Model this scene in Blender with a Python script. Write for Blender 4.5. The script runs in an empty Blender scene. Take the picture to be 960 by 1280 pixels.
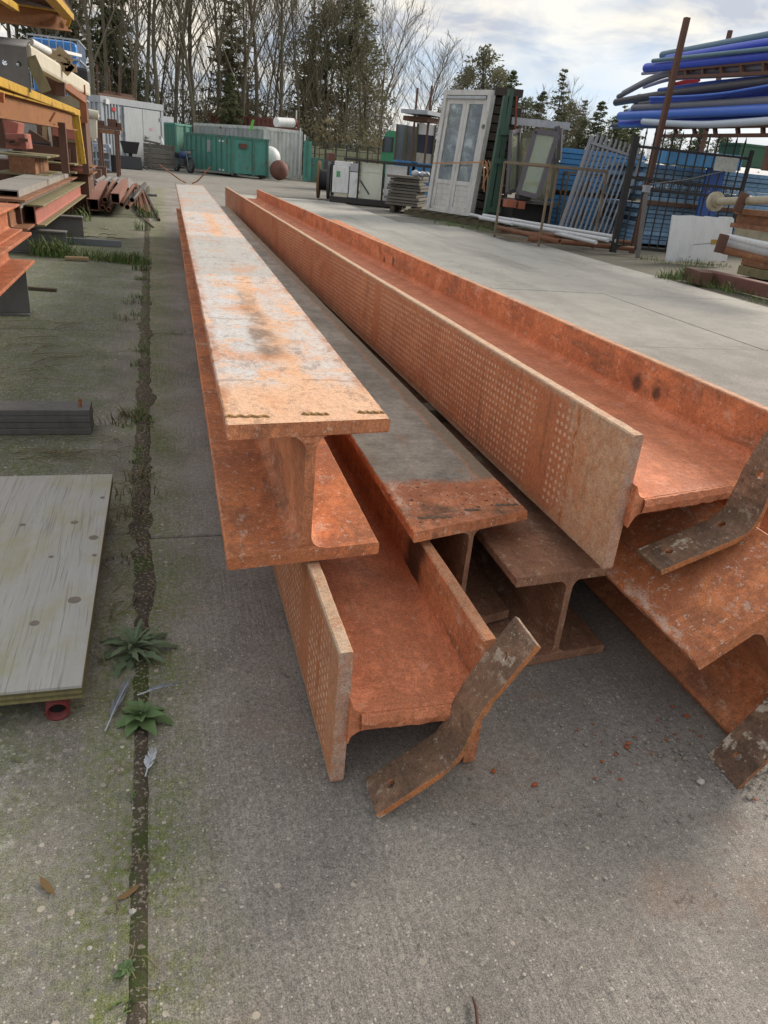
import bpy, bmesh, math, random
from mathutils import Vector, Matrix, noise
RAD = math.radians
random.seed(7)
scene = bpy.context.scene
C = scene.collection

# ---------------------------------------------------------------- camera
CAM_H = 1.05
CAM_F = 930.0            # focal length in units of a 960 x 1280 picture
RM = [[0.962297, -0.036019, 0.269606], [-0.25819, -0.432793, 0.863729], [0.085573, -0.900773, -0.425775]]
def ray(px, py):
    v = (px - 480.0, py - 640.0, CAM_F)
    return Vector([sum(RM[i][k] * v[k] for k in range(3)) for i in range(3)])
def at(px, py, Y):       # the point of a sight line at the depth Y metres down the yard
    r = ray(px, py); return Vector((0, 0, CAM_H)) + r * (Y / r.y)
def gnd(px, py, z=0.0):  # the point of a sight line at the height z
    r = ray(px, py); return Vector((0, 0, CAM_H)) + r * ((z - CAM_H) / r.z)
cd = bpy.data.cameras.new('camera'); cam = bpy.data.objects.new('camera', cd); C.objects.link(cam)
cd.sensor_fit = 'VERTICAL'; cd.sensor_height = 36.0; cd.lens = 36.0 * CAM_F / 1280.0
cd.clip_start = 0.02; cd.clip_end = 2000
cam.matrix_world = Matrix(((RM[0][0], -RM[0][1], -RM[0][2], 0), (RM[1][0], -RM[1][1], -RM[1][2], 0),
                           (RM[2][0], -RM[2][1], -RM[2][2], CAM_H), (0, 0, 0, 1)))
scene.camera = cam

# ---------------------------------------------------------------- sky, sun, exposure
SUN_AZ, SUN_EL = RAD(64), RAD(27)      # azimuth from +Y towards +X
sun_dir = Vector((math.sin(SUN_AZ) * math.cos(SUN_EL), math.cos(SUN_AZ) * math.cos(SUN_EL), math.sin(SUN_EL)))
sl = bpy.data.lights.new('sun', 'SUN'); sl.energy = 1.5; sl.angle = RAD(20); sl.color = (1.0, 0.90, 0.78)
so = bpy.data.objects.new('sun', sl); C.objects.link(so); so.rotation_euler = sun_dir.to_track_quat('Z', 'Y').to_euler()
so.location = (20, 10, 20)
scene.view_settings.view_transform = 'Standard'; scene.view_settings.look = 'None'
scene.view_settings.gamma = 1.0; scene.view_settings.use_curve_mapping = False
scene.view_settings.exposure = 1.5
scene.cycles.max_bounces = 5; scene.cycles.diffuse_bounces = 2; scene.cycles.glossy_bounces = 2; scene.cycles.transmission_bounces = 4

world = bpy.data.worlds.new('World'); scene.world = world; world.use_nodes = True
def build_world():
    nt = world.node_tree; nt.nodes.clear(); N = nt.nodes.new; L = nt.links.new
    out = N('ShaderNodeOutputWorld'); bg = N('ShaderNodeBackground'); bg.inputs[1].default_value = 0.085
    sky = N('ShaderNodeTexSky'); sky.sky_type = 'NISHITA'; sky.sun_disc = False
    sky.sun_elevation = SUN_EL; sky.sun_rotation = SUN_AZ; sky.air_density = 1.0; sky.dust_density = 1.6; sky.ozone_density = 1.2
    tc = N('ShaderNodeTexCoord'); sep = N('ShaderNodeSeparateXYZ'); L(tc.outputs['Generated'], sep.inputs[0])
    zz = N('ShaderNodeMath'); zz.operation = 'MAXIMUM'; zz.inputs[1].default_value = 0.0; L(sep.outputs[2], zz.inputs[0])
    za = N('ShaderNodeMath'); za.operation = 'ADD'; za.inputs[1].default_value = 0.22; L(zz.outputs[0], za.inputs[0])
    dx = N('ShaderNodeMath'); dx.operation = 'DIVIDE'; L(sep.outputs[0], dx.inputs[0]); L(za.outputs[0], dx.inputs[1])
    dy = N('ShaderNodeMath'); dy.operation = 'DIVIDE'; L(sep.outputs[1], dy.inputs[0]); L(za.outputs[0], dy.inputs[1])
    cb = N('ShaderNodeCombineXYZ'); L(dx.outputs[0], cb.inputs[0]); L(dy.outputs[0], cb.inputs[1]); cb.inputs[2].default_value = 5.7
    def noi(sc, det, dist):
        n = N('ShaderNodeTexNoise'); n.inputs['Scale'].default_value = sc; n.inputs['Detail'].default_value = det
        n.inputs['Roughness'].default_value = 0.55; n.inputs['Distortion'].default_value = dist; L(cb.outputs[0], n.inputs['Vector']); return n
    n1 = noi(0.55, 4, 0.3); n2 = noi(2.9, 5, 0.25)
    def ramp(src, a, ca, b, cb_):
        r = N('ShaderNodeValToRGB'); r.color_ramp.elements[0].position = a; r.color_ramp.elements[0].color = (*ca, 1)
        r.color_ramp.elements[1].position = b; r.color_ramp.elements[1].color = (*cb_, 1); L(src, r.inputs[0]); return r
    mask = ramp(n1.outputs[0], 0.36, (0, 0, 0), 0.56, (1, 1, 1))
    shade = ramp(n2.outputs[0], 0.38, (2.45, 2.62, 2.95), 0.57, (4.75, 4.4, 3.75))
    # thin high veil so that the blue stays pale
    veil = N('ShaderNodeMixRGB'); veil.inputs[0].default_value = 0.8; veil.inputs[2].default_value = (1.75, 2.35, 3.3, 1)
    L(sky.outputs[0], veil.inputs[1])
    mx = N('ShaderNodeMixRGB'); L(mask.outputs[0], mx.inputs[0]); L(veil.outputs[0], mx.inputs[1]); L(shade.outputs[0], mx.inputs[2])
    L(mx.outputs[0], bg.inputs[0]); L(bg.outputs[0], out.inputs[0])
build_world()

# ---------------------------------------------------------------- node helpers
class NT:
    def __init__(s, name, rough=0.7, metal=0.0, spec=0.4):
        s.mt = bpy.data.materials.new(name); s.mt.use_nodes = True; s.t = s.mt.node_tree
        s.b = s.t.nodes['Principled BSDF']; s.b.inputs['Roughness'].default_value = rough
        s.b.inputs['Metallic'].default_value = metal; s.b.inputs['Specular IOR Level'].default_value = spec
    def put(s, sock, v):
        if isinstance(v, bpy.types.NodeSocket): s.t.links.new(v, sock)
        elif isinstance(v, tuple) and len(v) == 3 and sock.type == 'RGBA': sock.default_value = (*v, 1)
        else: sock.default_value = v
    def node(s, t, **kw):
        n = s.t.nodes.new(t)
        for k, v in kw.items(): setattr(n, k, v)
        return n
    def co(s, kind='Object'):
        if kind == 'World': return s.node('ShaderNodeNewGeometry').outputs['Position']
        return s.node('ShaderNodeTexCoord').outputs[kind]
    def normal(s): return s.node('ShaderNodeNewGeometry').outputs['Normal']
    def rnd(s): return s.node('ShaderNodeObjectInfo').outputs['Random']
    def sep(s, v):
        n = s.node('ShaderNodeSeparateXYZ'); s.put(n.inputs[0], v); return n.outputs
    def comb(s, x, y, z):
        n = s.node('ShaderNodeCombineXYZ')
        for i, q in enumerate((x, y, z)): s.put(n.inputs[i], q)
        return n.outputs[0]
    def map(s, v, scale=(1, 1, 1), loc=(0, 0, 0)):
        n = s.node('ShaderNodeMapping'); s.put(n.inputs[0], v); n.inputs['Location'].default_value = loc
        n.inputs['Scale'].default_value = scale; return n.outputs[0]
    def noise(s, v, scale, detail=4, rough=0.55, dist=0.0):
        n = s.node('ShaderNodeTexNoise'); s.put(n.inputs['Vector'], v); n.inputs['Scale'].default_value = scale
        n.inputs['Detail'].default_value = detail; n.inputs['Roughness'].default_value = rough
        n.inputs['Distortion'].default_value = dist; return n.outputs[0]
    def vor(s, v, scale, feature='F1', rnd=1.0):
        n = s.node('ShaderNodeTexVoronoi', feature=feature); s.put(n.inputs['Vector'], v); n.inputs['Scale'].default_value = scale
        n.inputs['Randomness'].default_value = rnd; return n.outputs
    def ramp(s, f, *stops):
        n = s.node('ShaderNodeValToRGB'); s.put(n.inputs[0], f); e = n.color_ramp.elements
        while len(e) < len(stops): e.new(0.5)
        for q, (p, c) in zip(e, stops):
            q.position = p; q.color = (c, c, c, 1) if isinstance(c, (int, float)) else (*c, 1)
        return n.outputs[0]
    def mix(s, f, a, b, mode='MIX'):
        n = s.node('ShaderNodeMixRGB', blend_type=mode); s.put(n.inputs[0], f); s.put(n.inputs[1], a); s.put(n.inputs[2], b); return n.outputs[0]
    def m(s, op, a, b=0.0, clamp=False):
        n = s.node('ShaderNodeMath', operation=op, use_clamp=clamp); s.put(n.inputs[0], a); s.put(n.inputs[1], b); return n.outputs[0]
    def bump(s, h, strength=0.3, dist=0.01, nrm=None):
        n = s.node('ShaderNodeBump'); n.inputs['Strength'].default_value = strength; n.inputs['Distance'].default_value = dist
        s.put(n.inputs['Height'], h)
        if nrm is not None: s.put(n.inputs['Normal'], nrm)
        return n.outputs[0]
    def done(s, col, rough=None, nrm=None):
        s.put(s.b.inputs['Base Color'], col)
        if rough is not None: s.put(s.b.inputs['Roughness'], rough)
        if nrm is not None: s.put(s.b.inputs['Normal'], nrm)
        return s.mt

def mul(c, k): return tuple(min(1, q * k) for q in c)
MATS = {}
def paint(name, col, rough=0.6, metal=0.0, var=0.25, rust=0.0, grime=0.3, sc=3.0, rcol=(0.16, 0.06, 0.025), bump=0.15, spec=0.4, per=0.0):
    """painted or weathered plain surface: tone drift, grime, rust patches"""
    if name in MATS: return MATS[name]
    t = NT(name, rough, metal, spec); v = t.co()
    n1 = t.noise(v, sc, 6, 0.6); n2 = t.noise(t.map(v, (1, 1, 0.35)), sc * 4.3, 6, 0.65); n3 = t.noise(v, sc * 40, 3)
    c = t.mix(n1, mul(col, 1 - var), mul(col, 1 + var))
    c = t.mix(t.m('MULTIPLY', t.ramp(n2, (0.45, 0), (0.75, 1)), grime), c, (0.07, 0.065, 0.055))
    if rust > 0:
        c = t.mix(t.m('MULTIPLY', t.ramp(t.noise(v, sc * 2.1, 8, 0.7), (0.66 - 0.3 * rust, 0), (0.74 - 0.28 * rust, 1)), 0.9), c, rcol)
    c = t.mix(0.22, c, t.ramp(n3, (0.3, 0.25), (0.7, 1.0)), 'MULTIPLY')
    if per > 0:
        c = t.mix(per, c, t.ramp(t.rnd(), (0, 0.35), (1, 1.0)), 'MULTIPLY')
    MATS[name] = t.done(c, None, t.bump(t.m('ADD', n2, t.m('MULTIPLY', n3, 0.4)), bump, 0.004)); return MATS[name]

# ---------------------------------------------------------------- mesh helpers
class MB:
    def __init__(s): s.v = []; s.f = []; s.sm = []
    def add(s, vs, fs, smooth=False):
        o = len(s.v); s.v += [tuple(q) for q in vs]
        for f in fs: s.f.append(tuple(i + o for i in f)); s.sm.append(smooth)
        return s
    def box(s, c, d, rot=None):
        x, y, z = d[0] / 2, d[1] / 2, d[2] / 2; c = Vector(c); vs = []
        for sx, sy, sz in ((-1,-1,-1),(1,-1,-1),(1,1,-1),(-1,1,-1),(-1,-1,1),(1,-1,1),(1,1,1),(-1,1,1)):
            p = Vector((sx * x, sy * y, sz * z))
            if rot is not None: p = rot @ p
            vs.append(c + p)
        return s.add(vs, [(0,3,2,1),(4,5,6,7),(0,1,5,4),(1,2,6,5),(2,3,7,6),(3,0,4,7)])
    def bar(s, a, b, w, h, up=(0, 0, 1)):
        a = Vector(a); b = Vector(b); d = b - a; y = d.normalized(); u = Vector(up)
        if abs(y.dot(u)) > 0.98: u = Vector((0, 1, 0)) if abs(y.y) < 0.9 else Vector((1, 0, 0))
        x = y.cross(u).normalized(); z = x.cross(y)
        return s.box((a + b) / 2, (w, d.length, h), Matrix((x, y, z)).transposed())
    def tube(s, path, r, n=8, cap=True, smooth=True):
        P = [Vector(p) for p in path]; k = len(P); rs = list(r) if isinstance(r, (list, tuple)) else [r] * k
        vs = []; ref = None
        for i in range(k):
            d = (P[min(i + 1, k - 1)] - P[max(i - 1, 0)]).normalized()
            if ref is None:
                ref = Vector((0, 0, 1)) if abs(d.z) < 0.9 else Vector((1, 0, 0))
            x = d.cross(ref).normalized(); y = d.cross(x).normalized(); ref = -y if False else ref
            for j in range(n):
                a = 2 * math.pi * j / n; vs.append(P[i] + (x * math.cos(a) + y * math.sin(a)) * rs[i])
        fs = [(i*n+j, i*n+(j+1)%n, (i+1)*n+(j+1)%n, (i+1)*n+j) for i in range(k-1) for j in range(n)]
        s.add(vs, fs, smooth)
        if cap: s.add(vs[:n], [tuple(range(n))]); s.add(vs[-n:], [tuple(range(n-1, -1, -1))])
        return s
    def pipe(s, a, b, ro, ri, n=14):      # open-ended hollow tube
        a = Vector(a); b = Vector(b); d = (b - a).normalized(); ref = Vector((0, 0, 1)) if abs(d.z) < 0.9 else Vector((1, 0, 0))
        x = d.cross(ref).normalized(); y = d.cross(x).normalized(); vs = []
        for p, r in ((a, ro), (b, ro), (b, ri), (a, ri)):
            for j in range(n):
                t = 2 * math.pi * j / n; vs.append(p + (x * math.cos(t) + y * math.sin(t)) * r)
        fs = [(q*n+j, q*n+(j+1)%n, ((q+1)%4)*n+(j+1)%n, ((q+1)%4)*n+j) for q in range(4) for j in range(n)]
        return s.add(vs, fs, True)
    def rtube(s, a, b, w, h, t):          # open-ended hollow square tube along a-b
        a = Vector(a); b = Vector(b); y = (b - a).normalized(); x = y.cross(Vector((0, 0, 1))).normalized(); z = x.cross(y); vs = []
        for p, k in ((a, 0), (b, 0), (b, t), (a, t)):
            for sx, sz in ((-1, -1), (1, -1), (1, 1), (-1, 1)): vs.append(p + x * sx * (w / 2 - k) + z * sz * (h / 2 - k))
        return s.add(vs, [(q*4+j, q*4+(j+1)%4, ((q+1)%4)*4+(j+1)%4, ((q+1)%4)*4+j) for q in range(4) for j in range(4)])
    def prism(s, poly, y0, y1, f=lambda u, v, y: (u, y, v), seg=1, yend=None, smooth=False, pw=1.0):
        n = len(poly); vs = []
        for k in range(seg + 1):
            y = y0 + (y1 - y0) * (k / seg) ** pw
            for (u, v) in poly: vs.append(f(u, v, y))
        s.add(vs, [(k*n+j, k*n+(j+1)%n, (k+1)*n+(j+1)%n, (k+1)*n+j) for k in range(seg) for j in range(n)], smooth)
        s.add(vs[:n], [tuple(range(n-1, -1, -1))]); s.add(vs[-n:], [tuple(range(n))]); return s
    def ico(s, c, r, sq=(1, 1, 1), sub=1, jit=0.0, smooth=True):
        b = bmesh.new(); bmesh.ops.create_icosphere(b, subdivisions=sub, radius=1)
        vs = [Vector((q.co.x*sq[0], q.co.y*sq[1], q.co.z*sq[2])) * r * (1 + random.uniform(-jit, jit)) + Vector(c) for q in b.verts]
        fs = [tuple(q.index for q in f.verts) for f in b.faces]; b.free(); return s.add(vs, fs, smooth)
    def build(s, name, mat, parent=None, bevel=0.0, fix=True):
        me = bpy.data.meshes.new(name); me.from_pydata(s.v, [], s.f)
        me.polygons.foreach_set('use_smooth', s.sm); me.materials.append(mat)
        if fix:
            b = bmesh.new(); b.from_mesh(me); bmesh.ops.recalc_face_normals(b, faces=b.faces); b.to_mesh(me); b.free()
        me.update(); return link(name, me, parent, bevel)
def link(name, me, parent=None, bevel=0.0):
    o = bpy.data.objects.new(name, me); C.objects.link(o)
    if parent is not None: o.parent = parent
    if bevel:
        md = o.modifiers.new('bevel', 'BEVEL'); md.width = bevel; md.segments = 2; md.limit_method = 'ANGLE'; md.angle_limit = RAD(40)
    return o
def tag(o, label, cat, group=None, kind='thing'):
    o['label'] = label
    if cat: o['category'] = cat
    if group: o['group'] = group
    o['kind'] = kind; return o
def thing(name, label, cat, loc=(0, 0, 0), rotz=0.0, group=None):
    o = bpy.data.objects.new(name, None); C.objects.link(o); o.empty_display_size = 0.1
    o.location = loc; o.rotation_euler = (0, 0, rotz); return tag(o, label, cat, group)
def structure(o, label=None):
    o['kind'] = 'structure'
    if label: o['label'] = label
    return o
def dup(root, loc=None, rotz=None, label=None, group=None, scale=None):
    r = root.copy(); C.objects.link(r)
    if loc is not None: r.location = loc
    if rotz is not None: r.rotation_euler = (0, 0, rotz)
    if scale is not None: r.scale = scale if isinstance(scale, (tuple, list)) else (scale,) * 3
    if label: r['label'] = label
    if group: r['group'] = group
    for ch in list(root.children):
        c = ch.copy(); C.objects.link(c); c.parent = r
        for g in list(ch.children):
            d = g.copy(); C.objects.link(d); d.parent = c
    return r
def rotx(a): return Matrix.Rotation(a, 3, 'X')
def roty(a): return Matrix.Rotation(a, 3, 'Y')
def rotz3(a): return Matrix.Rotation(a, 3, 'Z')
def rnd(a, b): return random.uniform(a, b)

_O = ('lowest', 'second from bottom', 'third from bottom', 'fourth from bottom', 'fifth from bottom', 'sixth from bottom', 'seventh from bottom', 'eighth from bottom', 'ninth from bottom', 'tenth from bottom')
_T = ('topmost', 'second from top', 'third from top', 'fourth from top', 'fifth from top', 'sixth from top', 'seventh from top', 'eighth from top')
def ORD(k, n): return _O[k] if k < (n + 1) // 2 else _T[n - 1 - k]
# ================================================================= GROUND
def concrete(name):
    t = NT(name, 0.88, 0, 0.25); v = t.co('World'); X, Y, Z = t.sep(v)
    big = t.noise(v, 0.55, 4, 0.6); mid = t.noise(v, 3.1, 6, 0.65); fine = t.noise(v, 95, 3, 0.7); grit = t.noise(v, 430, 1, 0.6)
    base = t.ramp(big, (0.35, (0.255, 0.230, 0.203)), (0.65, (0.36, 0.328, 0.290)))
    base = t.mix(t.ramp(mid, (0.36, 0.6), (0.60, 0.0)), base, (0.165, 0.150, 0.134))
    far = sm(t, Y, 2.8, 8.5); right = sm(t, X, 0.9, 1.9)
    lit_bleached = t.mix(mid, (0.42, 0.405, 0.365), (0.54, 0.52, 0.465))  # paler far right yard: grazing sunlight and bleaching put into the colour
    base = t.mix(t.m('MULTIPLY', t.m('MULTIPLY', far, right), 0.8), base, lit_bleached)
    trk = t.m('MULTIPLY', t.ramp(t.noise(t.map(v, (0.9, 0.16, 1)), 1.1, 4, 0.6), (0.50, 0), (0.62, 1)), far)
    base = t.mix(t.m('MULTIPLY', trk, 0.40), base, (0.15, 0.146, 0.136))
    # moss: along the long joint and over the slabs left of it
    wob = t.m('ADD', X, t.m('MULTIPLY', t.m('SUBTRACT', mid, 0.5), 0.35))
    near = t.m('SUBTRACT', 1.0, sm(t, t.m('ABSOLUTE', t.m('ADD', wob, 0.09)), 0.0, 0.20))
    left = t.m('SUBTRACT', 1.0, sm(t, wob, -0.42, -0.10))
    patch = t.ramp(t.noise(v, 7.5, 7, 0.72), (0.36, 0.25), (0.56, 1.0)); spk = t.ramp(t.noise(v, 60, 4, 0.7), (0.42, 0.35), (0.56, 1.0))
    moss = t.m('MULTIPLY', t.m('MULTIPLY', t.m('MAXIMUM', near, t.m('MULTIPLY', left, 0.9)), patch), spk)
    base = t.mix(t.m('MULTIPLY', moss, 0.9), base, t.mix(mid, (0.115, 0.145, 0.036), (0.20, 0.225, 0.07)))
    lich = t.m('MULTIPLY', left, t.ramp(t.noise(t.map(v, (1, 1, 1), (7, 1, 0)), 34, 6, 0.75), (0.52, 0), (0.60, 0.75))); lich = t.m('MULTIPLY', lich, t.m('SUBTRACT', 1.0, t.m('MULTIPLY', sm(t, Y, 1.2, 2.4), 0.75))); base = t.mix(t.m('MULTIPLY', left, sm(t, Y, 1.0, 2.6)), base, t.mix(1.0, base, (0.72, 0.76, 0.78), 'MULTIPLY')); base = t.mix(lich, base, (0.46, 0.44, 0.38))
    crk = t.m('MULTIPLY', t.m('LESS_THAN', t.m('ABSOLUTE', t.m('SUBTRACT', t.noise(t.map(v, (1, 1, 1), (2, 9, 0)), 0.8, 6, 0.6), 0.5)), 0.0012), far); base = t.mix(t.m('MULTIPLY', crk, 0.75), base, (0.08, 0.075, 0.06))
    base = t.mix(0.45, base, t.ramp(fine, (0.32, 0.45), (0.5, 0.95), (0.66, 1.35)), 'MULTIPLY')
    base = t.mix(0.65, base, t.ramp(grit, (0.30, 0.40), (0.70, 1.55)), 'MULTIPLY')
    vo = t.vor(t.mix(0.02, v, t.node('ShaderNodeTexNoise').outputs[1]), 70); pick = t.sep(vo['Color'])
    stone = t.m('MULTIPLY', t.m('GREATER_THAN', pick[0], 0.80), t.m('LESS_THAN', vo['Distance'], t.m('ADD', 0.08, t.m('MULTIPLY', t.m('MULTIPLY', pick[2], pick[2]), 0.34))))
    base = t.mix(t.m('MULTIPLY', stone, 0.85), base, t.mix(pick[1], (0.17, 0.165, 0.165), (0.52, 0.45, 0.36)))
    vo2 = t.vor(v, 190); p2 = t.sep(vo2['Color'])
    st2 = t.m('MULTIPLY', t.m('GREATER_THAN', p2[0], 0.82), t.m('LESS_THAN', vo2['Distance'], 0.36))
    base = t.mix(t.m('MULTIPLY', st2, 0.75), base, t.mix(p2[1], (0.07, 0.07, 0.07), (0.60, 0.56, 0.48)))
    rw = t.m('MULTIPLY', t.ramp(t.noise(v, 2.4, 5, 0.7), (0.54, 0), (0.68, 1)), t.m('SUBTRACT', 1.0, sm(t, t.m('ABSOLUTE', t.m('SUBTRACT', X, 0.55)), 0.15, 0.9)))
    base = t.mix(t.m('MULTIPLY', rw, 0.40), base, (0.27, 0.15, 0.09))
    sp = t.ramp(t.noise(v, 11, 5, 0.75), (0.655, 0), (0.69, 1)); base = t.mix(t.m('MULTIPLY', sp, 0.35), base, (0.40, 0.29, 0.22))
    dk = t.ramp(t.noise(t.map(v, (1, 1, 1), (4, 2, 0)), 16, 5, 0.75), (0.64, 0), (0.68, 1)); base = t.mix(t.m('MULTIPLY', dk, 0.5), base, (0.06, 0.055, 0.05))
    br = t.noise(t.map(v, (150, 4.5, 1)), 1.0, 2, 0.6); brm = t.ramp(t.noise(v, 1.7, 3), (0.40, 0.2), (0.58, 1.0))
    base = t.mix(t.m('MULTIPLY', brm, 0.30), base, t.ramp(br, (0.32, 0.5), (0.68, 1.25)), 'MULTIPLY')
    h = t.m('ADD', t.m('MULTIPLY', fine, 0.5), t.m('MULTIPLY', t.m('MULTIPLY', br, brm), 1.0)); h = t.m('ADD', h, t.m('MULTIPLY', grit, 0.5))
    return t.done(base, None, t.bump(h, 0.6, 0.0035))
def sm(t, v, a, b):                # smooth 0..1 step from a to b
    n = t.node('ShaderNodeMapRange', interpolation_type='SMOOTHSTEP'); t.put(n.inputs[0], v)
    n.inputs[1].default_value = a; n.inputs[2].default_value = b; return n.outputs[0]
CONC = concrete('slab_concrete')
def soil():
    t = NT('joint_soil', 0.95, 0, 0.2); v = t.co('World')
    c = t.mix(t.noise(v, 14, 6, 0.7), (0.055, 0.043, 0.032), (0.15, 0.122, 0.09))
    c = t.mix(t.ramp(t.noise(v, 5, 6, 0.7), (0.48, 0), (0.58, 0.85)), c, (0.065, 0.095, 0.022))
    c = t.mix(t.ramp(t.noise(v, 150, 3), (0.56, 0), (0.62, 0.85)), c, (0.36, 0.31, 0.25))
    return t.done(c, None, t.bump(t.noise(v, 70, 6, 0.7), 0.9, 0.012))
SOIL = soil()
def yard():
    t = NT('yard_surface', 0.9, 0, 0.25); v = t.co('World'); X, Y, Z = t.sep(v)
    n = t.noise(v, 0.35, 6, 0.62); n2 = t.noise(v, 2.5, 7, 0.7)
    c = t.mix(n, (0.17, 0.16, 0.14), (0.36, 0.34, 0.30)); c = t.mix(t.ramp(n2, (0.4, 0), (0.7, 0.5)), c, (0.11, 0.10, 0.085))
    dirt = t.ramp(t.m('ADD', t.m('MULTIPLY', X, 0.1), t.m('MULTIPLY', t.m('SUBTRACT', n2, 0.5), 0.12)), (0.53, 0), (0.60, 1))
    c = t.mix(t.m('MULTIPLY', dirt, 0.7), c, t.mix(n2, (0.09, 0.085, 0.05), (0.20, 0.18, 0.14)))
    c = t.mix(t.ramp(t.m('MULTIPLY', Y, 0.01), (0.40, 0), (0.47, 1)), c, (0.055, 0.05, 0.025))
    c = t.mix(0.4, c, t.ramp(t.noise(v, 60, 3), (0.3, 0.5), (0.7, 1.2)), 'MULTIPLY')
    return t.done(c, None, t.bump(t.noise(v, 30, 5, 0.7), 0.4, 0.01))
YARD = yard()
g = MB().add([(-400, -60, -0.022), (400, -60, -0.022), (400, 800, -0.022), (-400, 800, -0.022)], [(0, 1, 2, 3)]).build('ground', YARD)
structure(g)
# soil that fills the long joint: an uneven ribbon
sv = []; sf = []; NS = 420
def joint_x(y): return -0.064 - 0.0135 * y
for i in range(NS + 1):
    y = -0.5 + 21.0 * (i / NS) ** 1.6
    wl = 0.024 + 0.014 * max(0, min(1, (y - 1.35) / 0.6)) + 0.030 * max(0, noise.noise((y * 4.2, 3.1, 1))) + 0.022 * noise.noise((y * 17, 1.1, 5)) + 0.012 * noise.noise((y * 55, 1.1, 5))
    wr = 0.018 + 0.05 * max(0, noise.noise((y * 3.1, 9.1, 1)) - 0.1) * min(1, y / 1.6) + 0.016 * noise.noise((y * 21, 6.1, 5)) + 0.010 * noise.noise((y * 60, 6.1, 5))
    fn = 0.55 + 0.45 * max(0, min(1, (y - 1.25) / 0.5)); wl = max(wl * fn, 0.013); wr = max(wr * fn, 0.012)
    for k in range(9):
        u = (k - 4) / 4; x = joint_x(y) + (u * wl if u < 0 else u * wr)
        z = 0.0045 * (1 - u * u) + 0.006 * noise.noise((x * 40, y * 40, 0.4)) * (1 - abs(u)) + (0.0 if abs(u) < 0.99 else -0.001)
        sv.append((x, y, z))
for i in range(NS):
    for k in range(8): a = i * 9 + k; sf.append((a, a + 1, a + 10, a + 9))
o = MB().add(sv, sf, True).build('soil_strip', SOIL, g); o['kind'] = 'structure'
# concrete slabs, each a piece of the ground
def slab(x0, x1, y0, y1, dz=0.0, s0=0.0, s1=0.0):
    e = 0.005; t = 0.02; b = 0.005
    P = [(x0 + e, y0 + e), (x1 - e, y0 + e), (x1 - e + s1, y1 - e), (x0 + e + s0, y1 - e)]
    tl = [rnd(-0.002, 0.002) for _ in P]
    Q = [(x0 + e + b, y0 + e + b), (x1 - e - b, y0 + e + b), (x1 - e - b + s1, y1 - e - b), (x0 + e + b + s0, y1 - e - b)]
    vs = [(p[0], p[1], -0.020) for p in P] + [(p[0], p[1], dz - b + q) for p, q in zip(P, tl)] + [(p[0], p[1], dz + q) for p, q in zip(Q, tl)]
    m = MB().add(vs, [(8, 9, 10, 11)] + [(i, (i + 1) % 4, 4 + (i + 1) % 4, 4 + i) for i in range(4)] + [(4 + i, 4 + (i + 1) % 4, 8 + (i + 1) % 4, 8 + i) for i in range(4)])
    m.build('concrete_slab', CONC, g)
ys = [-0.6, 2.02, 4.66, 7.06, 9.65, 12.2, 14.8, 17.4, 20.0]
for i in range(len(ys) - 1):
    sh = -0.0125 * (ys[i + 1] - ys[i]); xo = -0.070 - 0.0125 * max(0, ys[i] - 1.2)
    if i == 0: sh = -0.01
    slab(joint_x(ys[i]) + 0.003, 2.12, ys[i], ys[i + 1], rnd(-0.002, 0.002), joint_x(ys[i + 1]) - joint_x(ys[i]))
    slab(2.12, 4.35, ys[i], ys[i + 1], rnd(-0.003, 0.002))
    if ys[i] < 14: slab(4.35, 5.55 if ys[i] > 11 else 6.1, ys[i], ys[i + 1], rnd(-0.003, 0.002))
ysl = [-0.6, 2.05, 4.70, 7.28, 9.85, 12.4, 15.0]
for i in range(len(ysl) - 1):
    xo = -0.087 - 0.0125 * max(0, ysl[i + 1] - 1.2)
    slab(-2.6, joint_x(ysl[i]) - 0.003, ysl[i], ysl[i + 1], rnd(-0.002, 0.002), 0.0, joint_x(ysl[i + 1]) - joint_x(ysl[i]))

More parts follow.
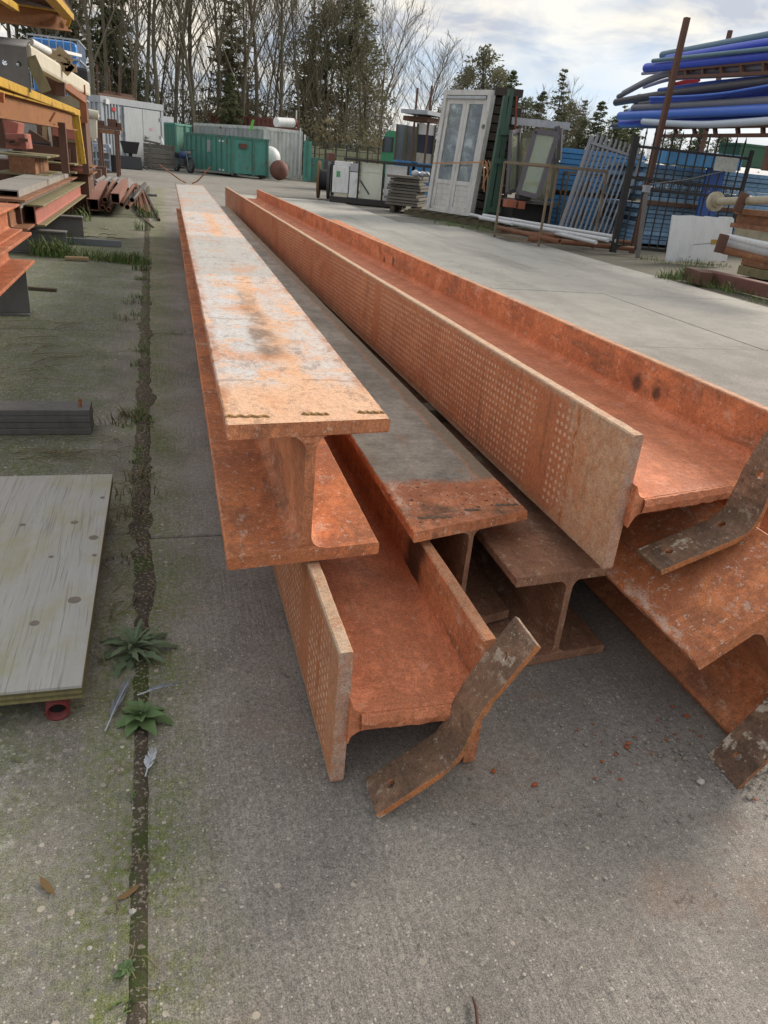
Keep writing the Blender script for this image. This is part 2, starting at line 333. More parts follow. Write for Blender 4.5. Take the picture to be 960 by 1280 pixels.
# ================================================================= THE BEAMS
def primer(name, base=(0.55, 0.212, 0.096), base2=(0.42, 0.150, 0.070), dark=(0.13, 0.068, 0.042), pale=(0.66, 0.50, 0.39), pale_amt=0.45, dark_amt=0.6, stain=0.5, special=None, rough=0.72, bmp=0.40):
    t = NT(name, rough, 0, 0.35); v = t.co(); x, y, z = t.sep(v)
    vs = t.map(v, (1, 0.28, 1)); n1 = t.noise(v, 4.2, 5, 0.65); n2 = t.noise(vs, 15, 6, 0.72, 0.3); n3 = t.noise(v, 85, 3, 0.7); n4 = t.noise(v, 340, 1)
    c = t.mix(t.ramp(n1, (0.38, 0), (0.60, 1)), base2, base)
    c = t.mix(t.ramp(t.noise(v, 11, 5, 0.72), (0.50, 0), (0.60, 0.6)), c, mul(base, 1.32))
    c = t.mix(t.m('MULTIPLY', t.ramp(n2, (0.53, 0), (0.63, 1)), dark_amt), c, mul(dark, 1.6))
    c = t.mix(t.m('MULTIPLY', t.ramp(t.noise(v, 2.6, 6, 0.75, 0.4), (0.55, 0), (0.64, 1)), stain), c, mul(dark, 1.5))
    c = t.mix(t.m('MULTIPLY', t.ramp(t.noise(t.map(v, (1, 0.4, 1), (3, 1, 2)), 19, 7, 0.78), (0.57, 0), (0.63, 1)), min(1, pale_amt * 1.4)), c, pale)
    pit = t.noise(v, 62, 4, 0.8)
    c = t.mix(t.ramp(pit, (0.61, 0), (0.655, 0.25 + 0.6 * dark_amt)), c, dark)
    c = t.mix(t.m('MULTIPLY', t.ramp(pit, (0.36, 1), (0.40, 0)), min(1, pale_amt * 1.5)), c, mul(pale, 1.15))
    if special: c = special(t, c, v, (x, y, z), t.sep(t.normal()), (n1, n2, n3))
    c = t.mix(0.32, c, t.ramp(n3, (0.32, 0.4), (0.5, 0.95), (0.68, 1.3)), 'MULTIPLY')
    c = t.mix(0.35, c, t.ramp(n4, (0.3, 0.45), (0.7, 1.5)), 'MULTIPLY')
    h = t.m('ADD', t.m('MULTIPLY', n3, 0.8), t.m('ADD', t.m('MULTIPLY', n2, 0.9), t.m('MULTIPLY', n4, 0.25)))
    return t.done(c, t.ramp(n2, (0.3, rough - 0.17), (0.7, min(1, rough + 0.15))), t.bump(h, bmp, 0.0025))
def band(t, v, a, b, soft=0.02):   # 1 between a and b
    return t.m('MULTIPLY', t.m('SMOOTHSTEP' if False else 'GREATER_THAN', v, a), t.m('LESS_THAN', v, b))
def worn_top(t, c, v, co, nr, ns):          # the peeled, whitened upper flange of the top beam
    x, y, z = co; up = t.m('GREATER_THAN', nr[2], 0.7)
    w = t.noise(t.map(v, (1, 0.6, 1)), 5, 6, 0.7); wf = t.noise(t.map(v, (1, 0.6, 1)), 15, 7, 0.72)
    wy = t.m('ADD', y, t.m('MULTIPLY', t.m('SUBTRACT', w, 0.5), 0.45))
    peach = t.mix(w, (0.68, 0.37, 0.21), (0.74, 0.51, 0.35))
    top = peach
    lx = t.m('ADD', x, t.m('MULTIPLY', t.m('SUBTRACT', w, 0.5), 0.14))
    lightm = t.m('MULTIPLY', sm(t, wy, 0.17, 0.30), t.ramp(wf, (0.38, 0), (0.50, 1)))
    lightm = t.m('MULTIPLY', lightm, t.m('MAXIMUM', t.m('SUBTRACT', 1.0, sm(t, lx, -0.05, 0.02)), t.m('MULTIPLY', sm(t, lx, 0.02, 0.06), 0.8)))
    top = t.mix(lightm, top, t.mix(wf, (0.42, 0.40, 0.39), (0.68, 0.655, 0.63)))
    streak = t.m('MULTIPLY', t.m('MULTIPLY', t.m('SUBTRACT', 1.0, sm(t, t.m('ABSOLUTE', t.m('ADD', lx, 0.0)), 0.012, 0.05)), t.ramp(w, (0.42, 0), (0.58, 1))), t.m('MULTIPLY', sm(t, wy, 0.3, 0.55), t.m('SUBTRACT', 1.0, sm(t, wy, 1.0, 1.7))))
    top = t.mix(t.m('MULTIPLY', t.m('MULTIPLY', streak, t.ramp(wf, (0.40, 0.25), (0.55, 1))), 0.75), top, (0.13, 0.085, 0.06))
    # grey mortar areas further along
    cm = t.m('MAXIMUM', t.m('MULTIPLY', sm(t, wy, 1.66, 1.74), t.m('SUBTRACT', 1.0, sm(t, wy, 3.05, 3.15))), sm(t, wy, 4.5, 4.65))
    top = t.mix(t.m('MULTIPLY', cm, 0.93), top, t.mix(wf, (0.37, 0.36, 0.34), (0.52, 0.505, 0.47)))
    # cracks and dirt lines across
    yl = t.m('ABSOLUTE', t.m('SUBTRACT', t.m('FRACT', t.m('ADD', t.m('MULTIPLY', y, 1.55), t.m('MULTIPLY', w, 0.16))), 0.5))
    line = t.m('MULTIPLY', t.m('LESS_THAN', yl, 0.012), t.ramp(wf, (0.42, 0), (0.5, 1)))
    top = t.mix(t.m('MULTIPLY', line, 0.35), top, (0.14, 0.075, 0.04))
    sp = t.ramp(t.noise(v, 40, 5, 0.78), (0.555, 0), (0.60, 1)); top = t.mix(t.m('MULTIPLY', sp, 0.3), top, (0.22, 0.11, 0.06))
    og = t.ramp(t.noise(v, 3.4, 6, 0.7), (0.52, 0), (0.66, 1)); top = t.mix(t.m('MULTIPLY', og, 0.62), top, (0.62, 0.26, 0.10))
    dk2 = t.m('MULTIPLY', t.ramp(t.noise(t.map(v, (1, .45, 1), (1, 4, 2)), 26, 6, 0.78), (0.54, 0), (0.60, 1)), t.ramp(t.noise(v, 3.0, 3), (0.42, 0.1), (0.58, 1))); top = t.mix(t.m('MULTIPLY', dk2, 0.5), top, (0.20, 0.14, 0.11))
    edge = t.m('MULTIPLY', sm(t, t.m('ABSOLUTE', x), 0.125, 0.155), t.ramp(wf, (0.45, 0), (0.6, 0.8))); top = t.mix(edge, top, (0.42, 0.17, 0.07))
    return t.mix(up, c, top)
def mortar_top(t, c, v, co, nr, ns):        # mortar skin over most of the flange, bare primer near the end
    x, y, z = co; up = t.m('GREATER_THAN', nr[2], 0.7); w = t.noise(v, 7, 7, 0.7); wf = t.noise(v, 40, 6, 0.75)
    wy = t.m('ADD', y, t.m('MULTIPLY', t.m('SUBTRACT', w, 0.5), 0.10)); wx = t.m('ADD', x, t.m('MULTIPLY', t.m('SUBTRACT', w, 0.5), 0.06))
    mm = t.m('MULTIPLY', sm(t, wy, 0.205, 0.245), t.m('SUBTRACT', 1.0, sm(t, wx, 0.095, 0.115)))
    brush = t.noise(t.map(v, (6, 190, 1)), 1.0, 4, 0.6); blot = t.ramp(t.noise(v, 5, 6, 0.7), (0.42, 0.62), (0.6, 1.12))
    mc = t.mix(wf, (0.30, 0.268, 0.22), (0.43, 0.39, 0.325)); mc = t.mix(0.35, mc, t.ramp(brush, (0.3, 0.6), (0.7, 1.15)), 'MULTIPLY'); mc = t.mix(0.8, mc, blot, 'MULTIPLY'); mc = t.mix(t.ramp(t.noise(t.map(v, (1, .3, 1)), 10, 6, 0.75), (0.56, 0), (0.66, 0.6)), mc, (0.36, 0.20, 0.12))
    dirt = t.mix(wf, (0.20, 0.15, 0.10), (0.34, 0.28, 0.21))
    c2 = t.mix(t.m('MULTIPLY', sm(t, wx, 0.100, 0.118), sm(t, wy, 0.2, 0.26)), c, dirt)
    c2 = t.mix(mm, c2, mc); black = t.m('MULTIPLY', t.m('MULTIPLY', t.ramp(t.noise(v, 60, 3, 0.6), (0.63, 0), (0.66, 1)), t.m('SUBTRACT', 1.0, sm(t, y, 0.22, 0.26))), up)
    c2 = t.mix(black, c2, (0.03, 0.02, 0.016))
    sm1 = t.m('MULTIPLY', t.m('SUBTRACT', 1.0, sm(t, t.m('ABSOLUTE', t.m('SUBTRACT', y, 0.055)), 0.012, 0.045)), t.ramp(w, (0.4, 0), (0.6, 0.8)))
    c2 = t.mix(sm1, c2, (0.10, 0.075, 0.05))
    return t.mix(up, c, c2)
def dotted(y_plain, half, ph=0.0, tan=1.0, pal=(0.70, 0.50, 0.36)):
    def f(t, c, v, co, nr, ns):             # rows of pale round marks on the outer face of the flange
        x, y, z = co; side = t.m('LESS_THAN', nr[0], -0.7); w = t.noise(t.map(v, (1, 0.4, 1)), 3.6, 7, 0.7); wf = t.noise(v, 30, 7, 0.75)
        gy = t.m('SUBTRACT', t.m('FRACT', t.m('ADD', t.m('DIVIDE', y, 0.0215), t.m('MULTIPLY', wf, 0.35))), 0.5)
        gz = t.m('SUBTRACT', t.m('FRACT', t.m('ADD', t.m('DIVIDE', t.m('ADD', z, t.m('MULTIPLY', y, 0.02)), 0.0195), ph)), 0.5)
        d = t.m('SQRT', t.m('ADD', t.m('MULTIPLY', gy, gy), t.m('MULTIPLY', gz, gz)))
        cid = t.node('ShaderNodeTexWhiteNoise', noise_dimensions='2D'); t.put(cid.inputs['Vector'], t.comb(t.m('FLOOR', t.m('ADD', t.m('DIVIDE', y, 0.0215), t.m('MULTIPLY', wf, 0.35))), t.m('FLOOR', t.m('ADD', t.m('DIVIDE', t.m('ADD', z, t.m('MULTIPLY', y, 0.02)), 0.0195), ph)), 0.0)); dot = t.m('MULTIPLY', t.m('SUBTRACT', 1.0, sm(t, d, 0.20, 0.31)), t.ramp(cid.outputs[0], (0.03, 0.2), (0.15, 0.85), (1.0, 1.0))); dot = t.m('MULTIPLY', dot, t.m('SUBTRACT', 1.0, t.m('MULTIPLY', t.m('SUBTRACT', 1.0, sm(t, d, 0.05, 0.18)), 0.35)))
        seg = t.m('FRACT', t.m('ADD', t.m('MULTIPLY', y, 0.62), 0.80)); panel = t.m('MULTIPLY', t.m('GREATER_THAN', seg, 0.02), t.m('LESS_THAN', seg, 0.955))
        ins = t.m('MULTIPLY', t.m('LESS_THAN', t.m('ABSOLUTE', z), half - 0.022), t.m('GREATER_THAN', y, y_plain))
        dot = t.m('MULTIPLY', t.m('MULTIPLY', dot, panel), t.m('MULTIPLY', ins, t.ramp(w, (0.39, 0.22), (0.49, 1.0))))
        endm = t.m('SUBTRACT', 1.0, sm(t, t.m('ADD', y, t.m('MULTIPLY', t.m('SUBTRACT', w, 0.5), 0.25)), y_plain - 0.02, y_plain + 0.10))
        r = t.mix(t.ramp(w, (0.35, 0), (0.65, 0.75)), (0.42, 0.150, 0.070), (0.52, 0.215, 0.10))
        r = t.mix(t.m('MULTIPLY', t.m('MULTIPLY', endm, tan), t.ramp(wf, (0.3, 0.35), (0.6, 0.95))), r, t.mix(wf, (0.48, 0.27, 0.15), (0.66, 0.47, 0.31)))
        r = t.mix(t.m('MULTIPLY', t.ramp(t.noise(v, 6, 6, 0.75), (0.52, 0), (0.60, 0.8)), t.ramp(wf, (0.4, 0.3), (0.55, 1))), r, (0.56, 0.23, 0.10)); r = t.mix(t.m('MULTIPLY', dot, 0.95), r, pal); ln = t.m('MULTIPLY', t.m('SUBTRACT', 1.0, sm(t, t.m('ABSOLUTE', t.m('SUBTRACT', y, 0.155)), 0.003, 0.012)), t.ramp(t.noise(v, 45, 4, 0.7), (0.42, 0), (0.55, 1))); r = t.mix(ln, r, (0.42, 0.15, 0.045))
        sk = t.m('MULTIPLY', t.ramp(t.noise(t.map(v, (1, 1.0, 0.12)), 22, 7, 0.75), (0.56, 0), (0.66, 1)), 0.4); r = t.mix(sk, r, (0.15, 0.07, 0.035))
        rim = t.m('MULTIPLY', sm(t, t.m('ABSOLUTE', z), half - 0.02, half - 0.004), t.ramp(wf, (0.35, 0), (0.55, 0.8))); r = t.mix(rim, r, (0.46, 0.33, 0.22))
        c = t.mix(side, c, r)
        toprim = t.m('MULTIPLY', t.m('GREATER_THAN', nr[2], 0.6), t.m('MULTIPLY', t.ramp(wf, (0.30, 0.2), (0.5, 0.85)), t.m('GREATER_THAN', z, half - 0.01)))
        c = t.mix(toprim, c, t.mix(wf, (0.50, 0.31, 0.18), (0.60, 0.47, 0.34)))
        front = t.m('MULTIPLY', t.m('LESS_THAN', nr[1], -0.6), t.ramp(wf, (0.3, 0.15), (0.6, 0.85))); return t.mix(front, c, (0.50, 0.36, 0.28))
    return f
def sooty(t, c, v, co, nr, ns):
    x, y, z = co; w = t.noise(v, 9, 6, 0.7)
    m = t.m('MULTIPLY', t.m('SUBTRACT', 1.0, sm(t, t.m('ADD', t.m('ABSOLUTE', t.m('SUBTRACT', y, 0.40)), t.m('MULTIPLY', t.m('SUBTRACT', w, 0.5), 0.12)), 0.03, 0.09)), t.m('LESS_THAN', nr[0], -0.4))
    m2 = t.m('MULTIPLY', t.m('SUBTRACT', 1.0, sm(t, t.m('ADD', t.m('ABSOLUTE', t.m('SUBTRACT', t.m('FRACT', t.m('MULTIPLY', y, 0.42)), 0.55)), t.m('MULTIPLY', t.m('SUBTRACT', w, 0.5), 0.06)), 0.001, 0.008)), t.m('LESS_THAN', nr[0], -0.4))
    c = t.mix(t.m('MULTIPLY', t.m('MAXIMUM', m, t.m('MULTIPLY', m2, 0.6)), 0.9), c, (0.025, 0.018, 0.015))
    wf = t.noise(v, 28, 7, 0.75); rim = t.m('MULTIPLY', t.m('GREATER_THAN', nr[2], 0.6), t.ramp(wf, (0.35, 0.1), (0.55, 0.6)))
    return t.mix(rim, c, (0.50, 0.28, 0.16))

def strapped(t, c, v, co, nr, ns):          # orange primer left on the cut edges, pale splashes at the ends
    w = t.noise(v, 16, 6, 0.75); x, y, z = co
    c = t.mix(t.m('MULTIPLY', t.m('LESS_THAN', nr[1], -0.6), t.ramp(w, (0.36, 0.2), (0.52, 0.95))), c, (0.46, 0.17, 0.06))
    far = t.m('MAXIMUM', sm(t, x, 0.10, 0.15), t.m('SUBTRACT', 1.0, sm(t, x, -0.07, -0.04)))
    return t.mix(t.m('MULTIPLY', far, t.ramp(t.noise(v, 13, 5, 0.65), (0.58, 0), (0.61, 0.9))), c, t.mix(w, (0.44, 0.34, 0.24), (0.62, 0.57, 0.48)))
STEEL = primer('primer_steel', pale_amt=0.25)
STEEL_WEB = primer('primer_steel_web', base=(0.57, 0.205, 0.100), base2=(0.50, 0.172, 0.080), dark_amt=0.10, stain=0.30, pale_amt=0.14, bmp=0.16)
STEEL_SOOT = primer('primer_steel_soot', pale_amt=0.3, special=sooty)
def spots(t, c, v, co, nr, ns):
    x, y, z = co; w = t.noise(v, 14, 5, 0.7); m = None
    for y0, z0, r in ((0.62, 0.075, 0.035), (0.52, 0.07, 0.028), (3.3, 0.08, 0.04), (3.5, 0.06, 0.03)):
        dy = t.m('SUBTRACT', y, y0); dz = t.m('SUBTRACT', z, z0); d = t.m('SQRT', t.m('ADD', t.m('MULTIPLY', dy, dy), t.m('MULTIPLY', dz, dz)))
        k = t.m('SUBTRACT', 1.0, sm(t, t.m('ADD', d, t.m('MULTIPLY', t.m('SUBTRACT', w, 0.5), 0.05)), r * 0.3, r)); m = k if m is None else t.m('MAXIMUM', m, k)
    c = t.mix(t.m('MULTIPLY', t.m('MULTIPLY', m, t.m('LESS_THAN', nr[0], -0.4)), 0.8), c, (0.05, 0.035, 0.03))
    wf = t.noise(v, 28, 7, 0.75); return t.mix(t.m('MULTIPLY', t.m('GREATER_THAN', nr[2], 0.6), t.ramp(wf, (0.35, 0.1), (0.55, 0.6))), c, (0.55, 0.33, 0.20))
STEEL_SPOT = primer('primer_steel_spots', pale_amt=0.3, special=spots)
STEEL_BROWN = primer('primer_steel_brown', base=(0.37, 0.190, 0.112), base2=(0.27, 0.138, 0.085), pale=(0.50, 0.40, 0.29), pale_amt=0.5, stain=0.5)
STEEL_TOP1 = primer('peeled_primer', special=worn_top, pale_amt=0.3)
STEEL_TOP3 = primer('mortar_primer', special=mortar_top)
STEEL_DOT2 = primer('dotted_primer_low', special=dotted(0.055, 0.145, 0.3, 0.35), pale_amt=0.5)
STEEL_DOT5 = primer('dotted_primer_high', special=dotted(0.14, 0.150, 0.1), pale_amt=0.5)
STEEL_SCRAPE = primer('scraped_primer', base=(0.60, 0.215, 0.085), pale=(0.66, 0.52, 0.42), pale_amt=0.42, dark_amt=0.4, stain=0.35)
STRAP_M = primer('rusty_strap', base=(0.215, 0.128, 0.080), base2=(0.145, 0.088, 0.058), pale=(0.58, 0.50, 0.40), pale_amt=0.25, dark=(0.05, 0.035, 0.025), special=strapped)
WELD_M = paint('weld_bead', (0.40, 0.22, 0.07), 0.65, 0, 0.4, 0.25, 0.5, 30, bump=0.6)
WELD_D = paint('weld_bead_dark', (0.17, 0.12, 0.08), 0.6, 0, 0.4, 0.25, 0.5, 30, bump=0.6)

def chamf(u0, u1, v0, v1, c=0.003):
    return [(u0 + c, v0), (u1 - c, v0), (u1, v0 + c), (u1, v1 - c), (u1 - c, v1), (u0 + c, v1), (u0, v1 - c), (u0, v0 + c)]
def web_poly(tw, r, v0, v1, n=5):
    q = [(tw / 2 + r, v0 - 0.002)]; q += [(tw / 2 + r - r * math.sin(a), v0 + r - r * math.cos(a)) for a in [math.pi / 2 * i / n for i in range(n + 1)]]
    q += [(tw / 2 + r - r * math.cos(a), v1 - r + r * math.sin(a)) for a in [math.pi / 2 * i / n for i in range(n + 1)]]; q += [(tw / 2 + r, v1 + 0.002)]
    return q + [(-u, v) for u, v in reversed(q)]
def h_beam(name, label, loc, W, H, tf, tw, r, L, mats, side=False, rot=(0, 0, 0), skew=0.0, seed=1, web_in=0.0, low_cut=None, seg=130, far_y=0.0, group='steel beams piled in the yard', wob=0.0012):
    """rolled H section along local Y; side=True lays it with the web flat. parts: two flanges and the web"""
    root = thing(name, label, 'steel beam', loc, 0, group); root.rotation_euler = rot
    def place(u, v, y):
        x, z = (v - H / 2, u) if side else (u, v)
        k = 1 - y / L
        yy = y + skew * x * k
        n = noise.noise((x * 9 + seed, z * 9, y * 1.7 + seed)) * wob + noise.noise((x * 31 + seed, z * 31, y * 55)) * 0.0011 + min(0, noise.noise((x * 13 + seed, z * 17, y * 21)) + 0.35) * 0.006 * (1 if x > 0 else -1)
        if y < 0.001: yy += noise.noise((x * 45, z * 45, seed)) * 0.004
        return (x + (n if not side else n * 0.6), yy, z + noise.noise((x * 7, z * 7 + seed, y * 2.3)) * wob + noise.noise((x * 37, z * 29 + seed, y * 47)) * 0.0010)
    lo = low_cut or (-W / 2, W / 2)
    MB().prism(chamf(lo[0], lo[1], 0, tf), 0, L, place, seg, pw=2.0).build('flange', mats[0], root)
    MB().prism(chamf(-W / 2, W / 2, H - tf, H), 0, L, place, seg, pw=2.0).build('flange', mats[1], root)
    MB().prism(web_poly(tw, r, tf, H - tf), web_in, L - 0.002, place, seg, pw=2.0).build('web', mats[2], root)
    return root
def weld(parent, x0, x1, y, z, r, mat):
    n = 14; path = [(x0 + (x1 - x0) * i / n, y + 0.004 * math.sin(i * 1.7), z) for i in range(n + 1)]
    MB().tube(path, [r * (0.35 if i in (0, n) else 0.6 + 0.25 * abs(math.sin(i * 2.1))) for i in range(n + 1)], 8).build('weld_bead', mat, parent)
def strap(parent, prof, y0, y1, th, holes, mat=None, name='cranked_strap'):
    """flat bar bent in the cross section of the beam, with drilled holes (distance along the bar, share of its width)"""
    mat = mat or STRAP_M; P = [Vector((x, 0, z)) for x, z in prof]
    fine = [P[0]]                                     # round the bends
    for i in range(1, len(P) - 1):
        a = P[i] + (P[i-1] - P[i]).normalized() * 0.045; b = P[i] + (P[i+1] - P[i]).normalized() * 0.045
        for k in range(7):
            t = k / 6; fine.append(a * (1 - t) ** 2 + P[i] * 2 * t * (1 - t) + b * t * t)
    fine.append(P[-1])
    off = []
    for i, p in enumerate(fine):
        d = (fine[min(i + 1, len(fine) - 1)] - fine[max(i - 1, 0)]).normalized(); nrm = Vector((-d.z, 0, d.x)); off.append((p, p + nrm * th))
    lo = [q[0] for q in off]; hi = [q[1] for q in off]; n = len(fine); ring = lo + hi[::-1]
    vs = [(p.x, y0 + rnd(-0.002, 0.002), p.z) for p in ring] + [(p.x, y1 + rnd(-0.002, 0.002), p.z) for p in ring]; k = len(ring)
    fs = [(i, (i + 1) % k, k + (i + 1) % k, k + i) for i in range(k)]
    for q in (0, k): fs += [(q + i, q + i + 1, q + k - 2 - i, q + k - 1 - i) for i in range(n - 1)]
    o = MB().add(vs, fs).build(name, mat, None)
    acc = [0]
    for a, b in zip(fine, fine[1:]): acc.append(acc[-1] + (b - a).length)
    for (s, w, rad) in holes:
        for i in range(len(acc) - 1):
            if acc[i] <= s <= acc[i + 1]:
                f = (s - acc[i]) / (acc[i + 1] - acc[i]); p = fine[i].lerp(fine[i + 1], f); d = (fine[i + 1] - fine[i]).normalized(); nr = Vector((-d.z, 0, d.x)); break
        p = Vector((p.x, y0 + (y1 - y0) * w, p.z))
        cut = MB().tube([p - nr * 0.05, p + nr * 0.05], rad, 14).build('cutter', mat)
        md = o.modifiers.new('hole', 'BOOLEAN'); md.operation = 'DIFFERENCE'; md.object = cut; md.solver = 'EXACT'
        dg = bpy.context.evaluated_depsgraph_get(); me = bpy.data.meshes.new_from_object(o.evaluated_get(dg)); o.modifiers.clear(); o.data = me; bpy.data.objects.remove(cut)
    o.parent = parent
    md = o.modifiers.new('bevel', 'BEVEL'); md.width = 0.0016; md.segments = 2; md.limit_method = 'ANGLE'; md.angle_limit = RAD(50)
    return o

# lowest left beam, lying on its side
b2 = h_beam('steel_beam', 'orange primed beam lying on its side under the pale-topped beam, cranked strap on its end', (0.402, 1.0, 0.150), 0.29, 0.29, 0.026, 0.038, 0.028, 8.9,
            (STEEL_DOT2, STEEL_SOOT, STEEL_WEB), side=True, seed=2, rot=(0, 0, RAD(0.25)), skew=0.0, web_in=-0.012)
strap(b2, [(0.325 - 0.402, 0.004 - 0.15), (0.468 - 0.402, 0.108 - 0.15), (0.492 - 0.402, 0.212 - 0.15), (0.575 - 0.402, 0.345 - 0.15)], -0.100, -0.014, 0.011, [(0.045, 0.5, 0.008), (0.375, 0.5, 0.008)])
# mortar covered beam next to it, nested on its neighbour's foot
b3 = h_beam('steel_beam', 'upright beam with grey mortar skin on top, between pale-topped and dotted beams', (0.645, 1.385, 0.036), 0.31, 0.300, 0.024, 0.016, 0.022, 9.2,
            (STEEL_BROWN, STEEL_TOP3, STEEL_BROWN), seed=3, skew=0.28, low_cut=(-0.068, 0.155))
for x0, x1 in ((-0.125, -0.045), (0.0, 0.035), (0.085, 0.145)): weld(b3, x0, x1, 0.055 + 0.25 * x0, 0.299, 0.0055, WELD_D)
b4 = h_beam('steel_beam', 'brown rusty low beam with dusty top, half under the dotted beam', (0.860, 1.285, 0.0), 0.29, 0.250, 0.024, 0.015, 0.024, 5.0,
            (STEEL_BROWN, STEEL_BROWN, STEEL_BROWN), seed=4, rot=(0, 0, RAD(-0.2)), skew=0.10)
# leaning beam at the right, its flange hooked under the beam above
b6 = h_beam('steel_beam', 'orange beam leaning over on its flange edge under the dotted beam, scraped paint', (0, 0, 0), 0.30, 0.30, 0.026, 0.018, 0.026, 9.6,
            (STEEL, STEEL_SCRAPE, STEEL), seed=6)
ta = RAD(37); b6.rotation_euler = (0, -ta, RAD(-0.35))
b6.location = (1.128 + 0.15 * math.cos(ta), 0.95, -0.004 + 0.15 * math.sin(ta))
strap(b6, [(-0.215, 0.045), (-0.03, 0.105), (0.02, 0.17), (0.16, 0.22)], -0.105, -0.012, 0.011, [(0.045, 0.5, 0.008)])
b7 = h_beam('steel_beam', 'orange beam end peeping out beyond the big curved strap', (1.80, 1.62, 0.075), 0.30, 0.30, 0.026, 0.018, 0.026, 7.5,
            (STEEL, STEEL_SCRAPE, STEEL), seed=8)
# upper right beam on its side, dotted flange towards the mortar covered beam
drop = math.atan(0.10 / 10.8)
b5 = h_beam('steel_beam', 'large upper beam on its side with rows of pale dots along its flange', (1.112, 1.25, 0.455), 0.30, 0.485, 0.028, 0.036, 0.028, 10.8,
            (STEEL_DOT5, STEEL_SPOT, STEEL_WEB), side=True, seed=5, rot=(-drop, 0, 0), skew=0.22, web_in=-0.02)
strap(b5, [(0.962 - 1.112, 0.325 - 0.455), (1.165 - 1.112, 0.405 - 0.455), (1.185 - 1.112, 0.52 - 0.455), (1.26 - 1.112, 0.72 - 0.455)], -0.125, -0.03, 0.012, [(0.05, 0.5, 0.008), (0.19, 0.65, 0.008), (0.33, 0.5, 0.009)])
# top left beam, upright, whitened upper flange
b1 = h_beam('steel_beam', 'topmost upright beam with peeling white and peach paint on its upper flange', (0.250, 1.30, 0.3035), 0.315, 0.297, 0.027, 0.020, 0.030, 8.5,
            (STEEL_SCRAPE, STEEL_TOP1, STEEL), seed=1, rot=(0, 0, RAD(-0.3)), skew=0.12)
for x0, x1 in ((-0.155, -0.075), (-0.012, 0.04), (0.10, 0.153)): weld(b1, x0, x1, 0.045 + 0.10 * x0, 0.2975, 0.005, WELD_M)
STRAP_O = primer('orange_strap', base=(0.25, 0.10, 0.045), base2=(0.17, 0.07, 0.035))
strap(b1, [(-0.34, 0.48), (-0.10, 0.33), (-0.04, 0.306)], 8.40, 8.48, 0.012, [], STRAP_O)
strap(b1, [(0.03, 0.306), (0.09, 0.33), (0.245, 0.50)], 8.40, 8.48, 0.012, [], STRAP_O)
def ragged(parent, x0, x1, z, d, mat, skew=0.0):     # torn, flame-cut lip along the end of a web
    m = MB(); n = 26; vs = []
    for i in range(n + 1):
        x = x0 + (x1 - x0) * i / n
        for k, (dy, dz) in enumerate(((0.010, 0.0195), (-0.005, 0.016), (-0.010, 0.002), (-0.006, -0.014), (0.012, -0.024))):
            q = noise.noise((x * 60, k * 3.1, parent.location.x)) * 0.0035; vs.append((x, d + skew * x + dy + q, z + dz + q * 0.8))
    m.add(vs, [(i * 5 + k, i * 5 + k + 1, i * 5 + k + 6, i * 5 + k + 5) for i in range(n) for k in range(4)], False); m.build('torn_lip', mat, parent)
ragged(b2, -0.10, 0.10, 0.0, -0.012, STEEL_WEB); ragged(b5, -0.19, 0.19, 0.0, -0.02, STEEL_WEB, 0.22)
# packing timbers that carry the upper beam
WOODD = paint('old_dark_timber', (0.10, 0.075, 0.05), 0.85, 0, 0.35, 0, 0.5, 6, bump=0.6)
for y, th, lab in ((2.35, 0.043, 'short brown packing timber wedged under the dotted beam, nearer one'), (4.6, 0.021, 'short brown packing timber wedged under the dotted beam, farther one')):
    o = MB().box((0, 0, 0), (0.44, 0.085, th)).build('packing_timber', WOODD, None, 0.003); o.location = (1.0, y, 0.2515 + th / 2); tag(o, lab, 'timber', 'packing timbers between the beams')
# ================================================================= NEAR LEFT: plywood, timber, weeds
def plywood_mat():
    t = NT('weathered_plywood', 0.8, 0, 0.3); v = t.co(); x, y, z = t.sep(v)
    warp = t.mix(0.03, v, t.noise(v, 2.2, 3, 0.5))
    gr = t.noise(t.map(warp, (48, 2.0, 10)), 1.0, 5, 0.65, 0.25); gr2 = t.noise(t.map(warp, (210, 5, 40)), 1.0, 3, 0.6)
    c = t.mix(gr, (0.31, 0.30, 0.28), (0.47, 0.46, 0.435)); c = t.mix(t.ramp(gr2, (0.54, 0), (0.70, 0.5)), c, (0.10, 0.085, 0.065))
    c = t.mix(t.ramp(t.noise(v, 5, 5, 0.65), (0.46, 0), (0.62, 0.5)), c, (0.32, 0.30, 0.14))
    return t.done(c, None, t.bump(t.m('ADD', gr, gr2), 0.5, 0.002))
PLY = plywood_mat()
PLYE = paint('plywood_edge', (0.14, 0.12, 0.05), 0.85, 0, 0.3, 0, 0.5, 20)
PLYE2 = paint('plywood_edge_pale', (0.22, 0.19, 0.08), 0.85, 0, 0.3, 0, 0.5, 20)
KNOT = paint('wood_knot', (0.21, 0.18, 0.145), 0.8, 0, 0.4, 0, 0.4, 60)
PX0, PX1, PY0, PY1, PZ = -1.40, -0.185, 1.235, 2.275, 0.066
ply = thing('plywood_sheet', 'weathered grey plywood sheet with knots lying over a red pipe', 'plywood', (PX1, PY0, PZ))
w, l = PX1 - PX0, PY1 - PY0
for k in range(5):
    e = 0.0015 * (k % 2)
    m = MB().box((-w / 2, l / 2, 0.003 + 0.006 * k), (w - 2 * e, l - 2 * e, 0.0058)); m.build('veneer', PLY if k == 4 else (PLYE if k % 2 else PLYE2), ply)
for px, py, r in ((93, 653, 0.010), (117, 672, 0.012), (93, 750, 0.014), (43, 779, 0.010), (64, 696, 0.006), (118, 694, 0.006), (128, 622, 0.007), (28, 656, 0.008)):
    p = gnd(px, py, PZ + 0.03)
    MB().tube([(p.x - PX1, p.y - PY0, 0.0296), (p.x - PX1, p.y - PY0, 0.0306)], r, 14).build('knot', KNOT, ply)
